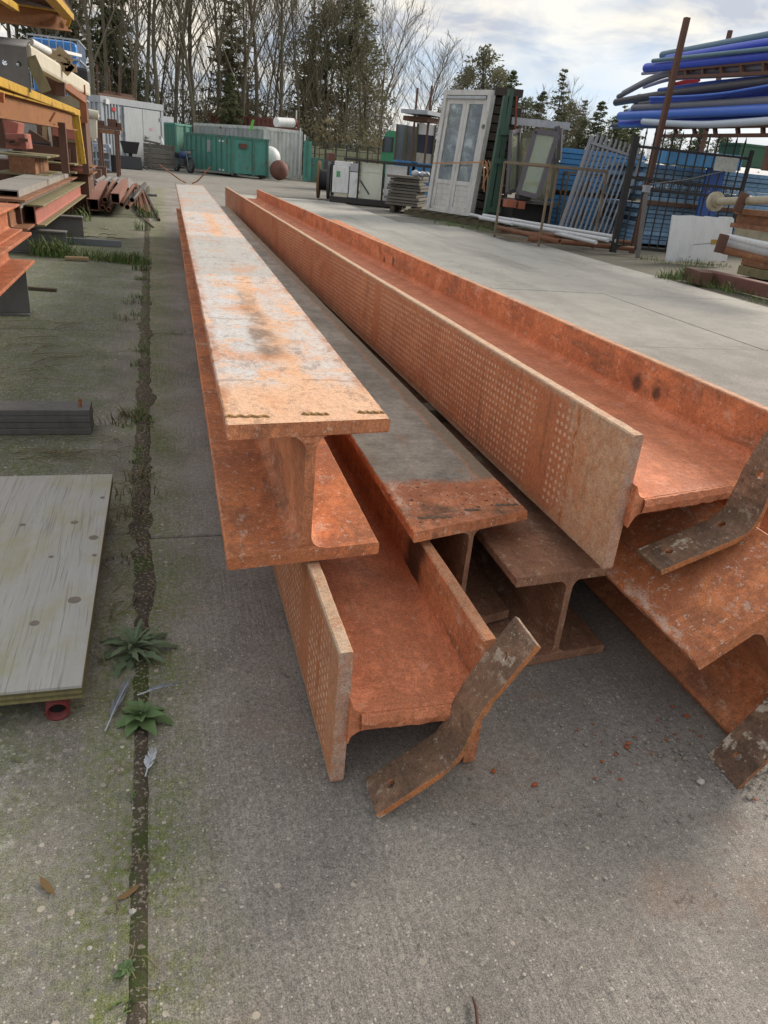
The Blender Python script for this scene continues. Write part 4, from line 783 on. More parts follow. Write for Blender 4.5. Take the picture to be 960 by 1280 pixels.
# things stored behind and below the rack
pb = thing('steel_bracket', 'pink primed steel brackets with slots stored under the rack', 'steel bracket', (0, 0, 0)); 
a = at(6, 160, 11.4); b = at(26, 166, 11.4); MB().bar(a, b, .5, .22).build('plate', PINK, pb, .01); a = at(7, 176, 11.0); b = at(36, 177, 11.0); MB().bar(a, b, .5, .17).build('plate', PINK, pb, .01)
for px, py in ((12, 176), (18, 179), (29, 175)): a = at(px, py, 10.72); MB().box(a, (.10, .03, .035)).build('slot_lug', RUSTP, pb)
MB().box((at(22, 185, 11.2).x, 11.2, .33), (.5, .4, .66)).build('stand', RUSTP, pb)
a = at(30, 147, 14.5); b = at(80, 172, 14.5); pw = MB().box(((a.x + b.x)/2 - .2, 14.6, .8), (b.x - a.x + .3, .08, 1.6)).build('partition_sheet', paint('pale_panel', (.42, .41, .38), .7, 0, .12, 0, .35, 2), None, .01); tag(pw, 'pale grey wall panel standing behind the rack', 'panel')
for i, (px, py, Y, sx, sz, rt, mm, lab) in enumerate(((47, 178, 12.6, .3, .2, .5, RUSTP, 'dark rusty plate tilted behind the rack'), (56, 168, 12.8, .06, .5, .1, PWD, 'pale upright batten behind the rack'), (64, 170, 12.8, .06, .45, -.05, CREAM, 'cream upright strip behind the rack'), (71, 172, 12.2, .12, .6, 0, RUSTP, 'dark rusty column offcut behind the rack'), (84, 165, 12.0, .36, .16, .12, PINK, 'pink primed channel offcut on the rack by the middle post'), (88, 180, 12.6, .30, .36, 0, MOSSB, 'mossy steel box by the yellow brace'), (40, 186, 12.4, .5, .18, 0, paint('black_plastic', (.025, .025, .028)), 'black channel offcut in the shade under the rack'), (58, 190, 12.0, .6, .16, .05, RUSTP, 'rusty angle offcut in the shade under the rack'))):
    a = at(px, py, Y); r = thing('steel_offcut', lab, 'steel offcut', (a.x, Y, 0), 0, 'steel offcuts under the left rack')
    MB().box((0, 0, a.z), (sx, .05, sz), roty(rt)).build('web', mm, r, .006); MB().box((0, .14, a.z - sz/2 + .01), (sx, .28, .03), roty(rt)).build('flange', mm, r); MB().box((0, .14, (a.z - sz/2)/2 - .02), (sx * .5, .2, max(.05, a.z - sz/2 - .05))).build('packer', RUSTP, r)

# ---- tubes and profiles lying on the slabs beyond the rack
TG = 'tubes and bars lying beyond the left rack'
def onground(px, py): return gnd(px, py)
RT = paint('rusty_tube', (.20, .085, .045), .75, 0, .3, .3, .35, 8); RT2 = paint('pinkish_rust_tube', (.27, .13, .095), .72, 0, .2, .2, .3, 6); DKT = paint('dark_tube', (.06, .058, .058), .55, .3, .2, .1, .3, 6)
Yn = 11.9
def tubeat(label, px, py, L, w, kind, m, dyaw=0.0, h=None, far=None):
    a = at(px, py, Yn); dirv = Vector((math.sin(dyaw), math.cos(dyaw), 0)); b = a + dirv * L; a.z = max(a.z, w/2 + .002); b.z = a.z
    o = (MB().rtube(a, b, w, h or w, .008) if kind == 'sq' else MB().pipe(a, b, w/2, w/2 - .006)).build('steel_tube', m); return tag(o, label, 'steel tube', TG)
tubeat('large pinkish square tube at the near end of the tube pile', 116, 256, 5.2, .155, 'sq', RT2, -.035, .15)
tubeat('smaller pinkish square tube in the middle of the tube pile', 144, 248, 4.4, .115, 'sq', RT2, -.01, .13)
for px, py, w, L, yw, m, lab in ((131, 250, .075, 5.0, -.03, RT, 'rusty round tube between the two square tubes, upper one'), (128, 260, .07, 4.6, -.03, RT, 'rusty round tube between the two square tubes, lower one'), (152, 256, .065, 5.0, .0, RT, 'rusty round tube right of the smaller square tube'), (159, 259, .07, 4.7, .02, RT, 'rusty brown round tube in the middle of the pile'), (165, 250, .065, 4.6, .02, DKT, 'dark grey round tube in the tube pile'), (136, 262, .06, 4.0, -.02, RT2, 'short pinkish tube low in the pile')):
    tubeat(lab, px, py, L, w, 'rd', m, yw)
for i, (px0, py0, px1, py1) in enumerate(((170, 258, 168, 230), (173, 260, 170, 230), (177, 262, 172, 231), (181, 264, 173, 232), (185, 266, 175, 232), (188, 267, 176, 233), (175, 258, 171, 229))):
    a = gnd(px0, py0, .03 + .012 * (i % 3)); b = gnd(px1, py1, .03 + .012 * (i % 3)); o = MB().bar(a, b, .035, .03).build('steel_bar', RT, None, .004); tag(o, 'thin rusty bar, %s from the dark tube in the fan beside the tube pile' % ('first', 'third', 'fourth', 'fifth', 'sixth', 'seventh', 'second')[i], 'steel bar', 'fan of thin rusty bars')
a = gnd(199, 275, .02); b = gnd(179, 236, .05); o = MB().bar(a, b, .03, .035).build('steel_angle', paint('very_dark_rust', (.06, .035, .025), .8)); tag(o, 'dark angle bar splayed out farthest from the tube pile', 'steel bar')
a = gnd(192, 284, .012); b = gnd(170, 266, .012); o = MB().bar(a, b, .012, .012).build('steel_rod', paint('very_dark_rust', (.06, .035, .025))); tag(o, 'thin dark rod on the slab in front of the tube pile', 'steel bar')
for i in range(5):      # bundle of dark angle sections seen end on
    a = at(118 + i * 9.0, 212 + i * 1.4, 17.0); r = thing('angle_section', ('dark galvanised angle section in the zigzag bundle, first from the rack', 'dark galvanised angle section in the zigzag bundle, second from the rack', 'dark galvanised angle section in the middle of the zigzag bundle', 'dark galvanised angle section in the zigzag bundle, fourth from the rack', 'dark galvanised angle section in the zigzag bundle, farthest from the rack')[i], 'steel angle', (a.x, 17.0, .10), 0, 'zigzag bundle of angle sections')
    MB().box((-.045, 1.2, .05), (.15, 2.4, .012), roty(-.85)).build('leg', DKT, r); MB().box((.055, 1.2, .05), (.15, 2.4, .012), roty(.85)).build('leg', GREYS, r)
o = MB().box((at(136, 219, 17).x, 18.0, .045), (1.0, .12, .09)).build('timber', WOODD); tag(o, 'timber under the zigzag bundle of angle sections', 'timber')
a = gnd(163, 237); o = MB().box((gnd(190, 245).x, gnd(190, 245).y, .02), (.2, .25, .04)).build('concrete_block', paint('dark_block', (.14, .14, .13), .9), None, .01); tag(o, 'low dark block on the slabs between tube pile and long beam', 'block')
# ================================================================= FAR LEFT: cabin, skips, containers
CABG = paint('cabin_grey', (.39, .42, .45), .6, 0, .06, .03, .22, 1.5); CABD = paint('cabin_door_grey', (.43, .455, .475), .55, 0, .05, .02, .2, 1.2); HANDLE = paint('handle_metal', (.55, .55, .55), .35, .8, .1, 0, .1)
REDS = paint('red_sign', (.5, .03, .04), .5, 0, .1, 0, .1); SKG = paint('skip_green', (.085, .29, .235), .6, 0, .22, .22, .40, 2.0); SKG2 = paint('skip_green_dark', (.07, .20, .155), .65, 0, .25, .35, .45, 2.0)
OLDW = paint('old_white_container', (.60, .61, .58), .7, 0, .12, .12, .45, 1.4); OLDG = paint('old_grey_container', (.43, .445, .44), .75, 0, .15, .1, .5, 1.4); RBR = paint('red_brown_container', (.17, .06, .045), .7, 0, .2, .2, .35, 2)
BLACK = paint('black_plastic', (.025, .025, .028)); DKG = paint('dark_grey_plastic', (.055, .057, .062), .6, 0, .2, 0, .3, 5)
def frame2(pa, pb):   # local frame whose x axis runs from ground point a to b
    d = pb - pa; return math.atan2(d.y, d.x), d.length
A_ = gnd(124, 207.5); A_ = Vector((at(127, 150, 32).x, 32, 0)); B_ = Vector((at(204.5, 170, 34.5).x, 34.5, 0))
yaw, L = frame2(A_, B_); Hc = at(128, 121, 32).z
cb = thing('site_cabin', 'grey steel site cabin with a double door', 'cabin', A_, yaw)
D = 2.3
MB().box((L/2, D/2, Hc/2), (L - .06, D - .06, Hc - .06)).build('wall', CABG, cb)
for x, y in ((.05, .05), (L - .05, .05), (.05, D - .05), (L - .05, D - .05)): MB().box((x, y, Hc/2), (.13, .13, Hc - .02)).build('corner_post', CABG, cb)
MB().box((L/2, .03, Hc - .08), (L + .05, .12, .20)).build('roof_beam', CABG, cb); MB().box((.03, D/2, Hc - .08), (.12, D, .20)).build('roof_beam', CABG, cb); MB().box((L/2, D/2, Hc + .02), (L, D, .04)).build('roof', OLDG, cb)
MB().box((L/2, .02, .07), (L, .1, .14)).build('sill_beam', CABG, cb)
for k in range(5): MB().box((.24 + k * .155, .006, Hc/2), (.07, .05, Hc - .34)).build('rib', CABG, cb, .012)
for k in range(9): MB().box((.006, .28 + k * .22, Hc/2), (.05, .09, Hc - .34)).build('rib', CABG, cb, .012)
dw = (L - 1.30) / 2
for k in range(2):
    dr = MB().box((1.10 + dw/2 + k * dw, -.012, Hc/2 - .03), (dw - .02, .05, Hc - .38)).build('door', CABD, cb, .006)
    for zz in (.4, Hc/2, Hc - .5): MB().box((1.10 + (.02 if k == 0 else 2 * dw - .02), -.05, zz), (.05, .03, .12)).build('hinge', CABG, dr)
    if k == 1:
        MB().box((1.10 + dw + .12, -.045, 1.02), (.05, .02, .24)).build('handle_plate', HANDLE, dr); MB().bar((1.10 + dw + .12, -.08, 1.08), (1.10 + dw + .34, -.08, 1.08), .03, .03).build('handle', HANDLE, dr)
        MB().box((1.10 + dw * 1.45, -.04, 1.36), (.18, .008, .10)).build('sticker', paint('faded_pink', (.5, .3, .35), .6), dr)
MB().box((.60, -.035, Hc - .35), (.17, .03, .12)).build('red_plate', REDS, cb); MB().box((.28, -.05, Hc - .13), (.16, .06, .16)).build('lamp', WHITE, cb)
rr = thing('rusty_stillage', 'rusty stake rack standing on the cabin roof', 'rack', (0, 0, 0))
ca, sa = math.cos(yaw), math.sin(yaw)
def cl(x, y, z): return (A_.x + ca * x - sa * y, A_.y + sa * x + ca * y, z)
for x in (.65, 1.25, 1.75, 2.45): MB().bar(cl(x, .7, Hc + .04), cl(x, .7, Hc + (1.05 if x < 2 else 1.25)), .05, .05).build('stake', RUSTP, rr)
MB().bar(cl(.6, .7, Hc + .12), cl(2.5, .7, Hc + .12), .08, .08).build('bearer', RUSTP, rr); MB().bar(cl(1.1, .9, Hc + .22), cl(2.4, .7, Hc + .20), .10, .10).build('beam', RUSTP, rr); MB().bar(cl(1.0, 1.1, Hc + .10), cl(2.4, 1.0, Hc + .10), .08, .10).build('beam', BRWN, rr)
# white plastic tubes hanging in a bundle by the rack
wb = thing('tube_bundle', 'bundle of bent white plastic tubes hanging over a bar beside the rack', 'tubes', (0, 0, 0))
for k in range(7):
    px = 108 + k * 1.9; a = at(px, 150 - abs(k - 3) * .3, 16); b = at(px + .4, 172 + (k % 3) * 2, 16); c2 = at(px + 1, 146, 16.3)
    MB().tube([b, a, a + Vector((.02, .1, .09)), a + Vector((.03, .3, .06))], .028, 8).build('tube', CREAM, wb)
a = at(108, 141, 16); b = at(123, 144, 16); MB().tube([a, b], .075, 10).build('tube', CREAM, wb); p = at(112, 172, 16); MB().bar((p.x, 16.1, 0), (p.x, 16.1, at(112, 143, 16).z), .06, .06).build('stand', GREYS, wb)
# rusty steel table
tb = thing('steel_table', 'rusty brown steel table beside the cabin', 'table', (0, 0, 0)); zt = at(140, 160, 24).z; xa = at(118, 160, 24).x; xb = at(150, 160, 24).x
MB().box(((xa + xb)/2, 24.4, zt), (xb - xa + .1, .9, .08)).build('top', RUSTP, tb); MB().bar((xa, 24, zt - .1), (xb, 24, zt - .1), .07, .10).build('apron', BRWN, tb)
for x in (xa + .1, xb - .12): MB().bar((x, 24, 0), (x, 24, zt - .05), .08, .08).build('leg', RUSTP, tb); MB().bar((x, 24.8, 0), (x, 24.8, zt - .05), .08, .08).build('leg', RUSTP, tb)
for k, (x, s) in enumerate(((.15, .12), (.45, .18), (.62, .10))): MB().box((xa + x, 24.4, zt + .04 + s/2), (s * 1.4, .3, s)).build('scrap_piece', RUSTP, tb)
# pale crates behind the table legs
cr = thing('wire_crate', 'pale blue grey crate frame standing behind the rusty table', 'crate', (0, 0, 0)); CRM = paint('pale_blue_crate', (.32, .37, .44), .6); xa, xb = at(112, 190, 26).x, at(137, 190, 26).x; zz1 = at(125, 182, 26).z
MB().box(((xa + xb)/2, 26.5, .28), (xb - xa - .06, .7, .5)).build('body', GREYS, cr); MB().box(((xa + xb)/2, 26.3, zz1), (xb - xa, .9, .10)).build('lid', CRM, cr)
for i in range(4): MB().bar((xa + (xb - xa) * i/3, 25.9, .05), (xa + (xb - xa) * i/3, 25.9, zz1), .04, .04).build('bar', CRM, cr)
for z in (.1, .35, .6): MB().bar((xa, 25.88, z), (xb, 25.88, z), .04, .04).build('bar', CRM, cr)
for px, py, Y, s, m, lab in ((120, 204, 22, .22, RUSTP, 'small rusty box on the ground near the table'), (126, 203, 23, .26, RUSTP, 'red brown box under the rusty table'), (137, 200, 27, .5, BLACK, 'black low box under the rusty table edge')):
    p = at(px, py, Y); r = thing('scrap_box', lab, 'box', (p.x, Y, 0)); MB().box((0, 0, s * .45), (s, s, s * .9)).build('body', m, r, .01); MB().box((0, 0, s * .93), (s * 1.05, s * 1.05, .03)).build('lid', m, r)
# black bucket seat things before the door
bk = thing('black_tub', 'black plastic tub standing on a low dark trough before the cabin', 'tub', (at(163, 190, 31).x, 31, 0)); z0 = at(163, 192, 31).z; z1 = at(163, 177, 31).z
m = MB()
for r0, r1, za, zb in ((.22, .33, z0, z1),):
    vs = []
    for z, r in ((za, r0), (zb, r1), (zb, r1 - .03), (za + .04, r0 - .03)): vs += [(-r, -r*.7, z), (r, -r*.7, z), (r, r*.7, z), (-r, r*.7, z)]
    m.add(vs, [(q*4+j, q*4+(j+1)%4, (q+1)*4+(j+1)%4, (q+1)*4+j) for q in range(3) for j in range(4)] + [(0, 1, 2, 3), (12, 13, 14, 15)])
m.build('body', BLACK, bk); MB().box((0, 0, z0 - .04), (.12, .12, .10)).build('foot', BLACK, bk)
tr = thing('dark_trough', 'dark grey trough on the ground under the black tub', 'trough', (at(162, 200, 31).x, 31, 0)); zt = z0 - .09
MB().prism([(-.48, .0), (.45, .0), (.40, zt), (-.36, zt)], -.3, .35, lambda u, v, y: (u, y, v)).build('body', DKG, tr, .02); MB().bar((.45, -.2, .1), (.62, -.25, .02), .05, .05).build('spout', DKG, tr)
# wooden crate
wc = thing('wooden_crate', 'weathered grey wooden crate by the cabin corner', 'crate', (at(200, 205, 33).x, 33, 0), .25); WGR = paint('weathered_wood', (.21, .19, .16), .85, 0, .25, 0, .4, 4, bump=.5, per=.45); zc = at(200, 180, 33).z
for k in range(5): MB().box((0, 0, .06 + k * (zc - .05) / 5 + .06), (1.02, .8, (zc - .05) / 5 - .015)).build('plank', WGR, wc)
for x in (-.46, .46): MB().box((x, -.42, zc/2), (.08, .04, zc)).build('batten', WGR, wc)
MB().box((-.3, -.1, zc + .04), (.5, .5, .06), roty(.12)).build('plank', WGR, wc); MB().tube([(.05, -.2, zc), (.05, -.2, zc + .12), (.05, -.2, zc + .22)], [.06, .06, .02], 10).build('bottle', WHITE, wc)
# motorbike
mb = thing('motorbike', 'blue and black motorbike parked by the green skip', 'motorbike', (at(229, 205, 32.2).x, 32.2, 0), RAD(-62)); BLUB = paint('bike_blue', (.03, .07, .20), .5); CHR = paint('chrome', (.18, .18, .19), .4, .6)
for x, nm in ((-.62, 'wheel'), (.62, 'wheel')):
    ring = [(x + .29 * math.cos(t), 0, .30 + .29 * math.sin(t)) for t in [2*math.pi*i/20 for i in range(21)]]; wh = MB().tube(ring, .055, 8, False).build('wheel', BLACK, mb)
    MB().pipe((x, -.03, .30), (x, .03, .30), .21, .17, 18).build('rim', CHR, wh)
    for i in range(5): t = i * 1.2566; MB().bar((x, 0, .30), (x + .19 * math.cos(t), 0, .30 + .19 * math.sin(t)), .02, .02).build('spoke', CHR, wh)
MB().box((0, 0, .38), (.45, .28, .32)).build('engine', DKG, mb, .05); MB().tube([(-.15, 0, .62), (.1, 0, .70), (.32, 0, .66)], [.10, .16, .08], 12).build('tank', BLUB, mb); MB().tube([(-.62, 0, .72), (-.3, 0, .66), (-.1, 0, .66)], [.05, .11, .09], 10).build('seat', BLACK, mb)
for s in (-.09, .09): MB().tube([(.62, s, .30), (.42, s, .85)], .03, 8).build('fork', CHR, mb)
MB().tube([(.34, -.34, .92), (.42, 0, .88), (.34, .34, .92)], .018, 8).build('handlebar', BLACK, mb); MB().ico((.52, 0, .78), .09, (1, 1, 1), 2).build('headlight', GREYS, mb); mb.scale = (.85, .85, .85); MB().tube([(.1, .16, .25), (-.6, .2, .3)], .045, 8).build('exhaust', CHR, mb); MB().box((.62, 0, .62), (.3, .12, .03)).build('mudguard', BLUB, mb); MB().box((-.66, 0, .66), (.34, .14, .04), roty(.25)).build('mudguard', BLUB, mb)
# green roll-off skip
cn = gnd(288, 220.5); lf = gnd(232, 212.5); rt = Vector((at(337.5, 200, 31.2).x, 31.2 + .6, 0)); cn.z = lf.z = 0
def wallseg(parent, pa, pb, h, name, mat, nr, rib=(.07, .05), rmat=None, z0=.12):
    d = (pb - pa); L_ = d.length; d = d / L_; n = Vector((d.y, -d.x, 0))
    MB().bar(pa + Vector((0, 0, (h + z0)/2)), pb + Vector((0, 0, (h + z0)/2)), .04, h - z0).build(name, mat, parent)
    for k in range(nr):
        p = pa + d * (L_ * (k + .5) / nr) + n * .035; MB().bar(p + Vector((0, 0, z0 + .02)), p + Vector((0, 0, h - .02)), rib[0], rib[1]).build('rib', rmat or mat, parent)
def skip(label, cn, lf, rt, h, m1, m2, nrib):
    r = thing('roll_off_skip', label, 'skip'); bk_ = lf + (rt - cn)
    wallseg(r, lf, cn, h, 'side_wall', m1, nrib, rmat=m2); wallseg(r, cn, rt, h, 'end_wall', m1, 0); wallseg(r, rt, bk_, h, 'side_wall', m1, 4); wallseg(r, bk_, lf, h, 'end_wall', m1, 0)
    for a, b in ((lf, cn), (cn, rt), (rt, bk_), (bk_, lf)): MB().bar(a + Vector((0, 0, h)), b + Vector((0, 0, h)), .10, .08).build('rim', m2, r)
    d = (rt - cn).normalized(); n = Vector((d.y, -d.x, 0)); Lw = (rt - cn).length
    for f in (.04, .60, .97): p = cn + d * Lw * f + n * .04; MB().bar(p + Vector((0, 0, .05)), p + Vector((0, 0, h)), .08, .07).build('post', m2, r)
    fl = [(lf.x, lf.y, .16), (cn.x, cn.y, .16), (rt.x, rt.y, .16), (bk_.x, bk_.y, .16)]; MB().add(fl + [(x, y, .12) for x, y, z in fl], [(0, 1, 2, 3), (7, 6, 5, 4)]).build('floor', m2, r)
    for f in (.12, .88): p = cn + d * Lw * f; MB().box((p.x, p.y + .6, .07), (.18, 1.0, .13)).build('runner', DKG, r)
    return r, d, n
hS = at(288, 171, cn.y).z
sk, d, n = skip('green ribbed roll-off skip standing open in front of the white container', cn, lf, rt, hS, SKG, SKG2, 9)
MID = cn + d * (rt - cn).length * .80; p = cn + d * (rt - cn).length * .32 + n * .06; MB().box(p + Vector((0, 0, hS * .80)), (.30, .10, .16)).build('lifting_hook', RUSTP, sk)
p = lf + (cn - lf) * .55 + Vector((-.0, -.10, hS * .72)); MB().box(p, (.30, .02, .42), rotz3(math.atan2((cn - lf).y, (cn - lf).x))).build('number_plate', paint('dirty_plate', (.35, .37, .37), .6, 0, .3, 0, .6, 12), sk)
for f, zz in ((.80, .88), (.80, .14)):
    p = lf + (cn - lf) * f; MB().box(p + Vector((.02, -.09, hS * zz)), (.34, .015, .06), rotz3(math.atan2((cn - lf).y, (cn - lf).x))).build('white_strip', WHITE, sk)
# second green skip behind
l2 = Vector((at(203, 180, 37).x, 37.5, 0)); c2 = Vector((at(218, 185, 36.4).x, 36.2, 0)); r2 = Vector((at(233, 170, 37).x + .2, 37.6, 0))
skip('rust-streaked green skip half hidden between cabin and nearer skip', c2, l2, r2, at(218, 155, 36.4).z, SKG2, SKG, 3)
# pale tank behind
o = MB().tube([(at(203, 150, 41).x, 41, at(210, 148, 41).z - .35), (at(217, 150, 41).x, 41, at(210, 148, 41).z - .35)], .42, 16).build('pale_tank', WHITE); tag(o, 'pale white tank top showing over the rusty green skip', 'tank')
# white container
def container(name, label, cn, lf, rt, h, ms, me, nS, nE):
    r = thing(name, label, 'container'); bk_ = lf + (rt - cn)
    wallseg(r, lf, cn, h, 'side_wall', ms, nS, (.12, .06), z0=.1); wallseg(r, cn, rt, h, 'end_wall', me, nE, (.10, .05), z0=.1); wallseg(r, rt, bk_, h, 'side_wall', ms, 6, (.12, .06), z0=.1); wallseg(r, bk_, lf, h, 'end_wall', ms, 0)
    top = [(q.x, q.y, h) for q in (lf, cn, rt, bk_)]; MB().add(top, [(0, 1, 2, 3)]).build('roof', ms, r)
    for q in (cn, rt, lf): MB().box((q.x, q.y, h/2 + .02), (.13, .13, h + .04)).build('corner_post', me, r)
    for a, b in ((lf, cn), (cn, rt)):
        for z in (.08, h): MB().bar(a + Vector((0, 0, z)), b + Vector((0, 0, z)), .11, .12).build('edge_beam', me, r)
    return r
cw = Vector((at(331, 190, 34.0).x, 34.0, 0)); lw = Vector((at(244, 170, 39.5).x, 39.5, 0)); rw = Vector((at(375, 190, 35.0).x, 34.9, 0))
wcn = container('shipping_container', 'old white corrugated container behind the green skip', cw, lw, rw, at(345, 162, 34.2).z, OLDG, OLDW, 16, 9)
p = rw; MB().bar((p.x + .14, p.y - .2, .05), (p.x + .14, p.y - .2, at(377, 168, 34.9).z), .07, .07).build('door_bar', WHITE, wcn); MB().bar((p.x - .05, p.y - .12, .05), (p.x - .05, p.y - .12, at(377, 160, 34.9).z), .05, .05).build('door_bar', WHITE, wcn)
p = cw; MB().box((p.x - .5, p.y + .3, at(341, 159, 34).z), (.10, .04, .42), roty(.25)).build('green_rag', paint('bright_green', (.15, .5, .08), .6), wcn)
cr2 = container('shipping_container', 'red brown container whose roof shows above the white one', Vector((at(372, 150, 41).x, 41, 0)), Vector((at(262, 150, 44).x, 44, 0)), Vector((at(373, 150, 43).x, 44, 0)), at(320, 147.5, 42).z, RBR, RBR, 20, 4)
a = at(345, 152.5, 36.0); b = at(366, 153.5, 36.5); ot = thing('white_drum', 'white drum with rust red end lying on the white container', 'drum'); MB().tube([a, b], .19, 14).build('body', WHITE, ot); MB().tube([b, b + (b - a).normalized() * .12], .195, 14).build('end_cap', RBR, ot); MB().bar(b + Vector((.15, 0, -.2)), b + Vector((.15, 0, .5)), .05, .05).build('stake', WHITE, ot)
# round tanks
p = at(349, 212, 31.5); o = thing('rusty_float', 'rust brown steel ball lying in front of the white container', 'steel ball', (p.x, 31.5, 0)); MB().ico((0, 0, .36), .36, (1, 1, 1), 3).build('shell', paint('rust_ball', (.17, .075, .055), .75, 0, .2, .2, .3, 4), o); MB().tube([(0, -.42, .42), (0, -.46, .42)], .05, 10).build('plug', RUSTP, o); MB().tube([(.37*math.cos(t), 0, .42 + .425*math.sin(t)) for t in [0, .5]], .01, 6).build('seam', RUSTP, o)
p = at(337, 195, 33); o = thing('white_tank', 'white domed tank half hidden behind the green skip', 'tank', (p.x, 32.9, 0)); MB().ico((0, 0, .75), .42, (1, 1, 1), 3).build('dome', WHITE, o); MB().tube([(0, 0, 0), (0, 0, .6)], .25, 14).build('foot', OLDG, o)
p = at(384, 200, 33.5); o = thing('green_gate_post', 'green steel panel beside the white container doors', 'steel panel', (p.x, 33.5, 0)); MB().box((0, 0, at(384, 176, 33.5).z/2), (.32, .12, at(384, 176, 33.5).z)).build('panel', SKG, o); MB().box((-.02, -.07, .9), (.05, .05, 1.5)).build('rib', SKG2, o); MB().box((.45, .3, .45), (.6, .5, .9)).build('bin', SKG2, o)

# ---- middle distance: fence with pale wall, machine, truck
YWALL = paint('pale_yellow_wall', (.42, .41, .26), .8, 0, .2, 0, .5, 2); FMET = paint('fence_metal', (.07, .075, .06), .6, .3)
a = at(383, 195, 38); b = at(482, 210, 37); fw = thing('garden_wall', 'pale yellow low wall behind the wire fence', 'wall'); zt = at(430, 186, 37.5).z
for k in range(6): p0 = a.lerp(b, k/6); p1 = a.lerp(b, (k + .92)/6); MB().bar((p0.x, p0.y, zt/2), (p1.x, p1.y, zt/2), .15, zt - .02 - .12 * (k % 2)).build('wall_panel', YWALL, fw)
fn = thing('wire_fence', 'wire mesh fence with slim posts in front of the pale wall', 'fence'); a = at(380, 200, 35.2); b = at(485, 210, 34.0); zf = at(430, 181, 34.6).z
for k in range(9): p = a.lerp(b, k/8); MB().bar((p.x, p.y, 0), (p.x, p.y, zf), .06, .06).build('post', FMET, fn)
for k in range(7): z = .15 + (zf - .15) * k/6; MB().bar((a.x, a.y, z), (b.x, b.y, z), .02, .025).build('wire', FMET, fn)
m = MB()
for k in range(70): p = a.lerp(b, k/69); m.bar((p.x, p.y, .1), (p.x, p.y, zf), .012, .012)
m.build('mesh_wires', FMET, fn)['kind'] = 'stuff'
mc = thing('dark_machine', 'dark brown machine parked behind the cable drum', 'machine', (at(425, 200, 27).x, 27, 0)); MB().box((0, 0, .62), (.95, .8, .55)).build('body', paint('machine_dark', (.05, .04, .04), .6), mc, .05); MB().box((-.32, 0, 1.0), (.22, .5, .25)).build('hood', paint('rust_ball', (.17, .075, .055)), mc, .03); MB().box((0, .1, .18), (.8, .6, .36)).build('base', BLACK, mc)
for s in (-.3, .3): MB().tube([(s, -.42, .2), (s, -.36, .2)], .2, 14).build('wheel', BLACK, mc)
TRG = paint('truck_green', (.05, .26, .13), .45, 0, .1, .05, .2, 2); GLS = NT('dark_glass', .08, 0, .6).done((.03, .04, .045))
tk = thing('green_truck', 'green truck cab parked behind the stacked appliances', 'truck', (at(487, 195, 27).x, 27, 0), -.25); zt = at(486, 163, 27).z
vs = [(-.28, .0), (.62, .0), (.62, zt - .55), (.62, zt - .35), (.62, zt), (-.10, zt), (-.22, zt - .12), (-.28, zt - .75)]
MB().prism([(u, v + .35 if v == 0 else v) for u, v in vs], 0, 1.9, lambda u, v, y: (u, y, v)).build('cab', TRG, tk, .05)
MB().box((-.08, -.012, zt - .42), (.34, .03, .46)).build('window', GLS, tk); MB().box((-.24, -.05, zt - .45), (.07, .08, .40)).build('mirror', BLACK, tk); MB().box((.3, -.015, .9), (.5, .03, .05)).build('trim', WHITE, tk)
for y in (.1, 1.6): MB().tube([(.2, y - .1, .4), (.2, y + .2, .4)], .40, 18).build('wheel', BLACK, tk)
# appliance panels and sheds behind the white goods
AG = 'cladding panels standing behind the planks'
for px0, px1, py0, Y, m, lab, bands in ((496, 508, 155, 24.5, paint('blue_grey_panel', (.16, .19, .22), .5, 0, .1, 0, .3), 'narrow blue grey panel next to the green truck', 0), (508, 522, 157, 24, paint('slate_panel', (.13, .135, .145), .5, 0, .1, 0, .3), 'slate grey panel with dark foot', 0), (522, 544, 154, 23.5, WHITE, 'panel in white, navy and cream bands', 1)):
    a = at(px0, py0, Y); b = at(px1, py0, Y); r = thing('cladding_sheet', lab, 'panel', ((a.x + b.x)/2, Y, 0), 0, AG); w_ = b.x - a.x; z = a.z
    if bands:
        MB().box((0, 0, z - .14), (w_, .1, .28)).build('white_band', WHITE, r); MB().box((0, 0, z - .53), (w_, .1, .49)).build('navy_band', paint('navy', (.03, .035, .06), .5), r); MB().box((0, 0, (z - .78)/2), (w_, .1, z - .78)).build('cream_band', paint('cream_panel', (.45, .43, .36), .6), r)
    else: MB().box((0, 0, (z + .9)/2), (w_ - .03, .1, z - .9)).build('upper_panel', m, r); MB().box((0, 0, .44), (w_ - .03, .11, .88)).build('lower_panel', paint('navy', (.03, .035, .06)), r)
    for s in (-1, 1): MB().box((s * w_/2, -.06, z/2), (.05, .06, z)).build('edge_strip', paint('olive_strip', (.12, .11, .06), .7), r)
rf = thing('lean_to_roof', 'grey sheet roof on thin rusty posts above the panels', 'roof'); a = at(514, 141, 23); b = at(547, 143, 22.4); MB().bar(a, b, 1.2, .10).build('sheet', paint('blue_grey_sheet', (.36, .39, .43), .5), rf); MB().bar(a + Vector((.05, .2, -.15)), b + Vector((0, .2, -.15)), .8, .12).build('bearer', RUSTP, rf)
for px, py0 in ((522, 110), (540, 107)): p = at(px, py0, 22.7); MB().bar((p.x, 22.7, 0), (p.x, 22.7, p.z), .05, .05).build('post', RUSTP, rf)
for px, py, s, lab in ((506, 203, .30, 'blue crate behind the white panels'), (524, 206, .32, 'blue crate behind the plank pile')):
    p = at(px, py, 22); r = thing('blue_crate', lab, 'crate', (p.x, 22, 0)); MB().box((0, 0, p.z/2), (.55, .4, p.z)).build('body', paint('crate_blue', (.06, .20, .42), .5), r, .02); MB().box((0, 0, p.z + .02), (.6, .44, .05)).build('rim', paint('crate_blue', (.06, .2, .42)), r)
